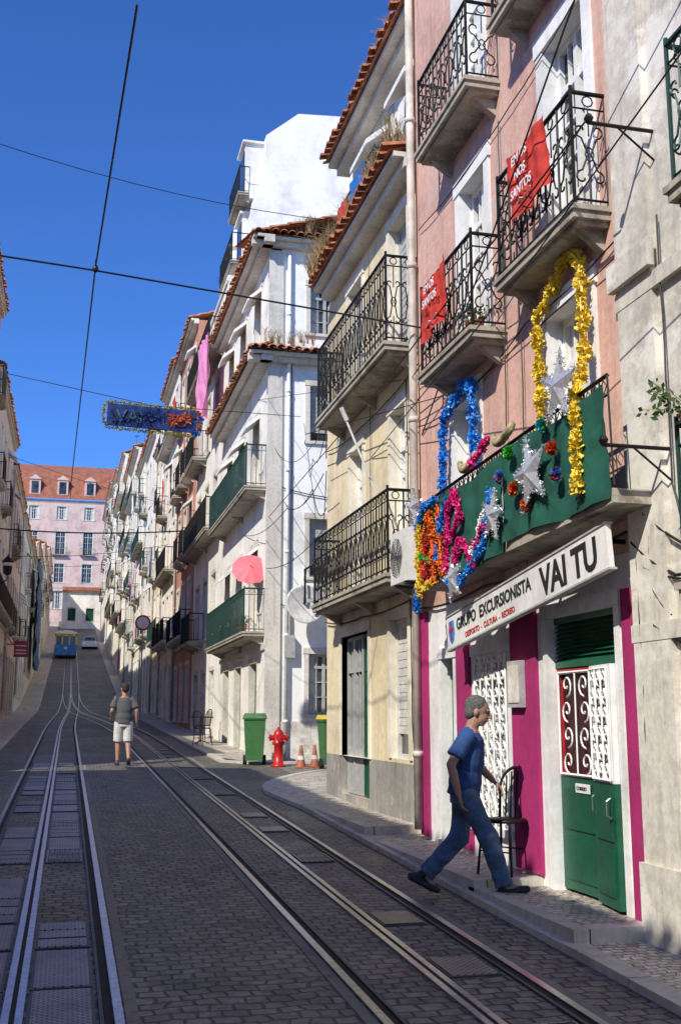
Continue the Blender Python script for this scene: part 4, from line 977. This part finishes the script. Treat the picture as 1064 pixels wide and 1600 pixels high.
mb=MB();mb.prism([(-.85,.3),(.85,.3),(.88,.8),(.68,.95),(-.68,.95),(-.88,.8)],0,3.9);mb.prism([(-.70,.951),(.70,.951),(.55,1.45),(-.55,1.45)],.8,3.4);put(mb.mesh("body",['carpaint']),"body",e,Mx)
mb=MB();mb.add([(-.64,.79,.98),(.64,.79,.98),(.52,.79,1.4),(-.52,.79,1.4)],[(0,1,2,3)]);put(mb.mesh("windscreen",['glass']),"windscreen",e,Mx)
for x in (-.65,.65):
    mb=MB();mb.box(x-.13,x+.13,-.02,.0,.6,.75);put(mb.mesh("headlight",['whitepaint']),"headlight",e,Mx)
    for y in (.7,3.2):
        mb=MB();mb.tube([(x*1.25-.02,y,.3),(x*1.25+.05,y,.3)],.3,14,ref=(0,0,1));put(mb.mesh("wheel",['rubber']),"wheel",e,Mx)

# ---------------------------------------------------------------- people
def lerp(a,b,t): return tuple(a[i]+(b[i]-a[i])*t for i in range(3))
def person(Mx,J,cl,label,vox=.0075):
    """local +X is forward, +Y left. J: joints"""
    b=MB()
    hip,chest,neck,head=J['hip'],J['chest'],J['neck'],J['head']
    Mh=T(head)@RZ(J.get('hyaw',0))@RY(J.get('hpitch',0))
    b.tube([lerp(hip,chest,-.35),hip,lerp(hip,chest,.5),chest,lerp(chest,neck,.55),lerp(chest,neck,.9)],[.09,.105,.098,.11,.10,.055],16,ref=(0,1,0),ry=[.13,.155,.14,.165,.165,.08])
    b.tube([lerp(chest,neck,.8),neck,lerp(neck,head,.6)],[.062,.056,.055],12,ref=(0,1,0))
    b.ell((-.012,0,.03),(.098,.077,.098),16,0,Mh);b.ell((.028,0,-.035),(.066,.058,.075),14,0,Mh);b.ell((.045,0,-.085),(.036,.036,.028),10,0,Mh)
    b.tube([Mh@Vector((.088,0,.015)),Mh@Vector((.112,0,-.025)),Mh@Vector((.09,0,-.036))],[.010,.017,.012],8,ref=(0,1,0))
    b.ell((.088,0,-.062),(.012,.024,.008),8,0,Mh);b.ell((.086,0,.028),(.014,.05,.008),8,0,Mh)
    for s in (-1,1): b.ell((-.008,s*.078,-.005),(.02,.012,.032),8,0,Mh)
    for s,k in ((1,'L'),(-1,'R')):
        sh,el,wr=J['sh'+k],J['el'+k],J['wr'+k]
        b.tube([lerp(chest,sh,.6),sh,lerp(sh,el,.45),el,lerp(el,wr,.3),wr],[.06,.056,.046,.040,.040,.026],10,ref=(0,1,0))
        d=(Vector(wr)-Vector(el)).normalized();cur=Vector(J.get('curl'+k,(1,0,0)));cur=(cur-d*cur.dot(d)).normalized();sd=d.cross(cur).normalized()
        w=Vector(wr)
        b.tube([w-d*.02,w+d*.02,w+d*.06,w+d*.088],[.024,.030,.036,.034],10,ref=tuple(cur),ry=[.018,.016,.015,.012])
        for i,l in enumerate((.062,.074,.07,.054)):
            o=(i-1.5)*.0185; p0=w+d*.08+sd*o
            p1=p0+d*l*.45+cur*l*.10;p2=p1+d*l*.3+cur*l*.28;p3=p2+d*l*.10+cur*l*.30
            b.tube([p0-d*.02,p0,p1,p2,p3],[.0095,.0095,.009,.0085,.006],8,ref=tuple(sd))
        tq=w+d*.03+sd*(-.028);b.tube([tq,tq-sd*.018+d*.022+cur*.012,tq-sd*.02+d*.045+cur*.03],[.012,.0105,.008],8,ref=tuple(cur))
        hp,kn,an=J['hp'+k],J['kn'+k],J['an'+k];toe=J['toe'+k]
        b.tube([hp,lerp(hp,kn,.3),kn,lerp(kn,an,.3),lerp(kn,an,.8),an],[.088,.082,.056,.056,.040,.036],12,ref=(0,1,0))
        b.tube([an,lerp(an,toe,.35),toe],[.036,.034,.022],10,ref=(0,1,0))
    e=put(remesh(b,'skin',vox,3,"person"),"person",None,Mx);tag(e,label,"person")
    for s in (-1,1):
        m=MB();m.ell((.083,s*.03,.008),(.010,.012,.008),8,0,Mh);put(m.mesh("eye",['black'],True),"eye",e,Mx)
    h=MB();h.ell((-.026,0,.047),(.100,.084,.092),18,0,Mh);h.ell((-.055,0,-.01),(.062,.078,.072),14,0,Mh)
    put(remesh(h,cl['hair'],.008,2,"hair"),"hair",e,Mx)
    q=MB();hem=lerp(hip,chest,-.18)
    q.tube([hem,lerp(hip,chest,.02),lerp(hip,chest,.22),lerp(hip,chest,.5),lerp(hip,chest,.72),chest,lerp(chest,neck,.55),lerp(chest,neck,.82)],[.142,.134,.142,.130,.140,.134,.115,.07],18,ref=(0,1,0),ry=[.180,.170,.182,.164,.180,.184,.175,.095])
    for k in 'LR':
        sh,el=J['sh'+k],J['el'+k];q.tube([lerp(chest,sh,.5),sh,lerp(sh,el,.35),lerp(sh,el,.74)],[.075,.076,.070,.080],12,ref=(0,1,0))
    put(remesh(q,cl['shirt'],.009,1,"shirt"),"shirt",e,Mx)
    t=MB();t.tube([lerp(hip,chest,-.42),lerp(hip,chest,-.1),lerp(hip,chest,.12)],[.105,.118,.112],18,ref=(0,1,0),ry=[.15,.168,.155])
    for k in 'LR':
        hp,kn,an=J['hp'+k],J['kn'+k],J['an'+k]
        if cl['long']: t.tube([hp,lerp(hp,kn,.3),lerp(hp,kn,.55),lerp(hp,kn,.8),kn,lerp(kn,an,.2),lerp(kn,an,.5),lerp(kn,an,.66),lerp(kn,an,.78),lerp(kn,an,.87),lerp(kn,an,1.0)],[.105,.102,.088,.082,.092,.078,.080,.070,.080,.072,.080],14,ref=(0,1,0))
        else: t.tube([hp,lerp(hp,kn,.35),lerp(hp,kn,.98)],[.105,.105,.10],14,ref=(0,1,0))
    put(remesh(t,cl['legs'],.009,1,"trousers" if cl['long'] else "shorts"),"trousers" if cl['long'] else "shorts",e,Mx)
    for k in 'LR':
        an,toe=Vector(J['an'+k]),Vector(J['toe'+k]);s=MB()
        dd=Vector(J['fd'+k]).normalized();up=Vector((0,1,0)).cross(dd)
        if up.z<0: up=-up
        heel=toe-dd*.21
        s.tube([heel-dd*.03,heel,heel+dd*.1,toe-dd*.03,toe+dd*.045,toe+dd*.06],[.02,.036,.034,.036,.026,.01],12,ref=(0,1,0),ry=[.02,.034,.038,.046,.036,.012])
        if cl['long']: s.tube([heel+dd*.03,an+(up*.01)],[.036,.042],10,ref=(0,1,0))
        put(remesh(s,'shoe',.007,2,"shoe"),"shoe",e,Mx)
    return e
J1=dict(hip=(0,0,.865),chest=(.045,0,1.165),neck=(.075,0,1.375),head=(.13,0,1.50),hpitch=12,
 shL=(.05,.175,1.31),elL=(.08,.23,1.07),wrL=(.23,.21,.92),shR=(.05,-.175,1.31),elR=(-.08,-.25,1.07),wrR=(-.02,-.25,.83),curlL=(0,-.3,-1),curlR=(1,.3,0),
 hpL=(0,.085,.845),knL=(-.06,.09,.46),anL=(-.34,.09,.165),toeL=(-.28,.09,.045),fdL=(.9,0,-.42),
 hpR=(0,-.085,.845),knR=(.20,-.09,.48),anR=(.32,-.09,.105),toeR=(.47,-.10,.085),fdR=(1,0,.22))
person(T((3.17,8.62,.285))@RZ(-26)@Matrix.Scale(.97,4),J1,dict(hair='hairgrey',shirt='blueshirt',legs='jeans',long=True),"grey-haired man in blue shirt and jeans striding off the kerb",.0065)
J2=dict(hip=(0,0,.90),chest=(.02,0,1.20),neck=(.03,0,1.42),head=(.055,0,1.555),hpitch=8,hyaw=20,
 shL=(.02,.18,1.36),elL=(-.03,.25,1.10),wrL=(.16,.24,.96),shR=(.02,-.18,1.36),elR=(-.04,-.26,1.10),wrR=(.03,-.27,.86),curlL=(0,-.3,1),curlR=(1,.3,0),
 hpL=(0,.09,.88),knL=(.06,.10,.48),anL=(.02,.10,.09),toeL=(.16,.11,.03),fdL=(1,.05,0),
 hpR=(0,-.09,.88),knR=(.02,-.10,.48),anR=(-.18,-.11,.13),toeR=(-.06,-.12,.035),fdR=(.9,-.1,-.35))
person(T((1.17,23.5,gz(23.5)))@RZ(92),J2,dict(hair='hairdark',shirt='greyshirt',legs='whiteshort',long=False),"man in grey shirt and pale shorts walking up the street",.009)

# ---------------------------------------------------------------- light, sky, camera
sd=Vector((.69,.62,-.81)).normalized()
el=math.asin(-sd.z)
sun=bpy.data.lights.new("sun","SUN");sun.energy=5.0;sun.angle=math.radians(.5);sun.color=(1,.95,.84)
so_=bpy.data.objects.new("sun",sun);col.objects.link(so_);so_.rotation_euler=sd.to_track_quat('-Z','Y').to_euler()
w=bpy.data.worlds.new("World");S.world=w;w.use_nodes=True;nt=w.node_tree
sky=nt.nodes.new("ShaderNodeTexSky");sky.sky_type='NISHITA';sky.sun_disc=False;sky.sun_elevation=el;sky.sun_rotation=math.atan2(-sd.x,-sd.y);sky.altitude=800;sky.air_density=1.0;sky.dust_density=.15;sky.ozone_density=4
mx=nt.nodes.new("ShaderNodeMixRGB");mx.blend_type='MULTIPLY';mx.inputs[0].default_value=1;mx.inputs[2].default_value=(.45,.82,1.42,1)
nt.links.new(sky.outputs[0],mx.inputs[1]);nt.links.new(mx.outputs[0],nt.nodes["Background"].inputs[0]);nt.nodes["Background"].inputs[1].default_value=.135
cam=bpy.data.cameras.new("camera");co_=bpy.data.objects.new("camera",cam);col.objects.link(co_)
cam.sensor_fit='VERTICAL';cam.sensor_height=36;cam.lens=36*1700/1600;cam.clip_end=3000;cam.clip_start=.05
fw=Vector((.2361,.9539,.1850));upv=Vector((-.0444,-.1796,.9827));rt=fw.cross(upv).normalized();upv=rt.cross(fw).normalized();fw.normalize()
Mc=Matrix(((rt.x,upv.x,-fw.x,0),(rt.y,upv.y,-fw.y,0),(rt.z,upv.z,-fw.z,1.7),(0,0,0,1)))
co_.matrix_world=Mc
S.camera=co_
S.view_settings.view_transform='Standard';S.view_settings.look='None';S.view_settings.exposure=0
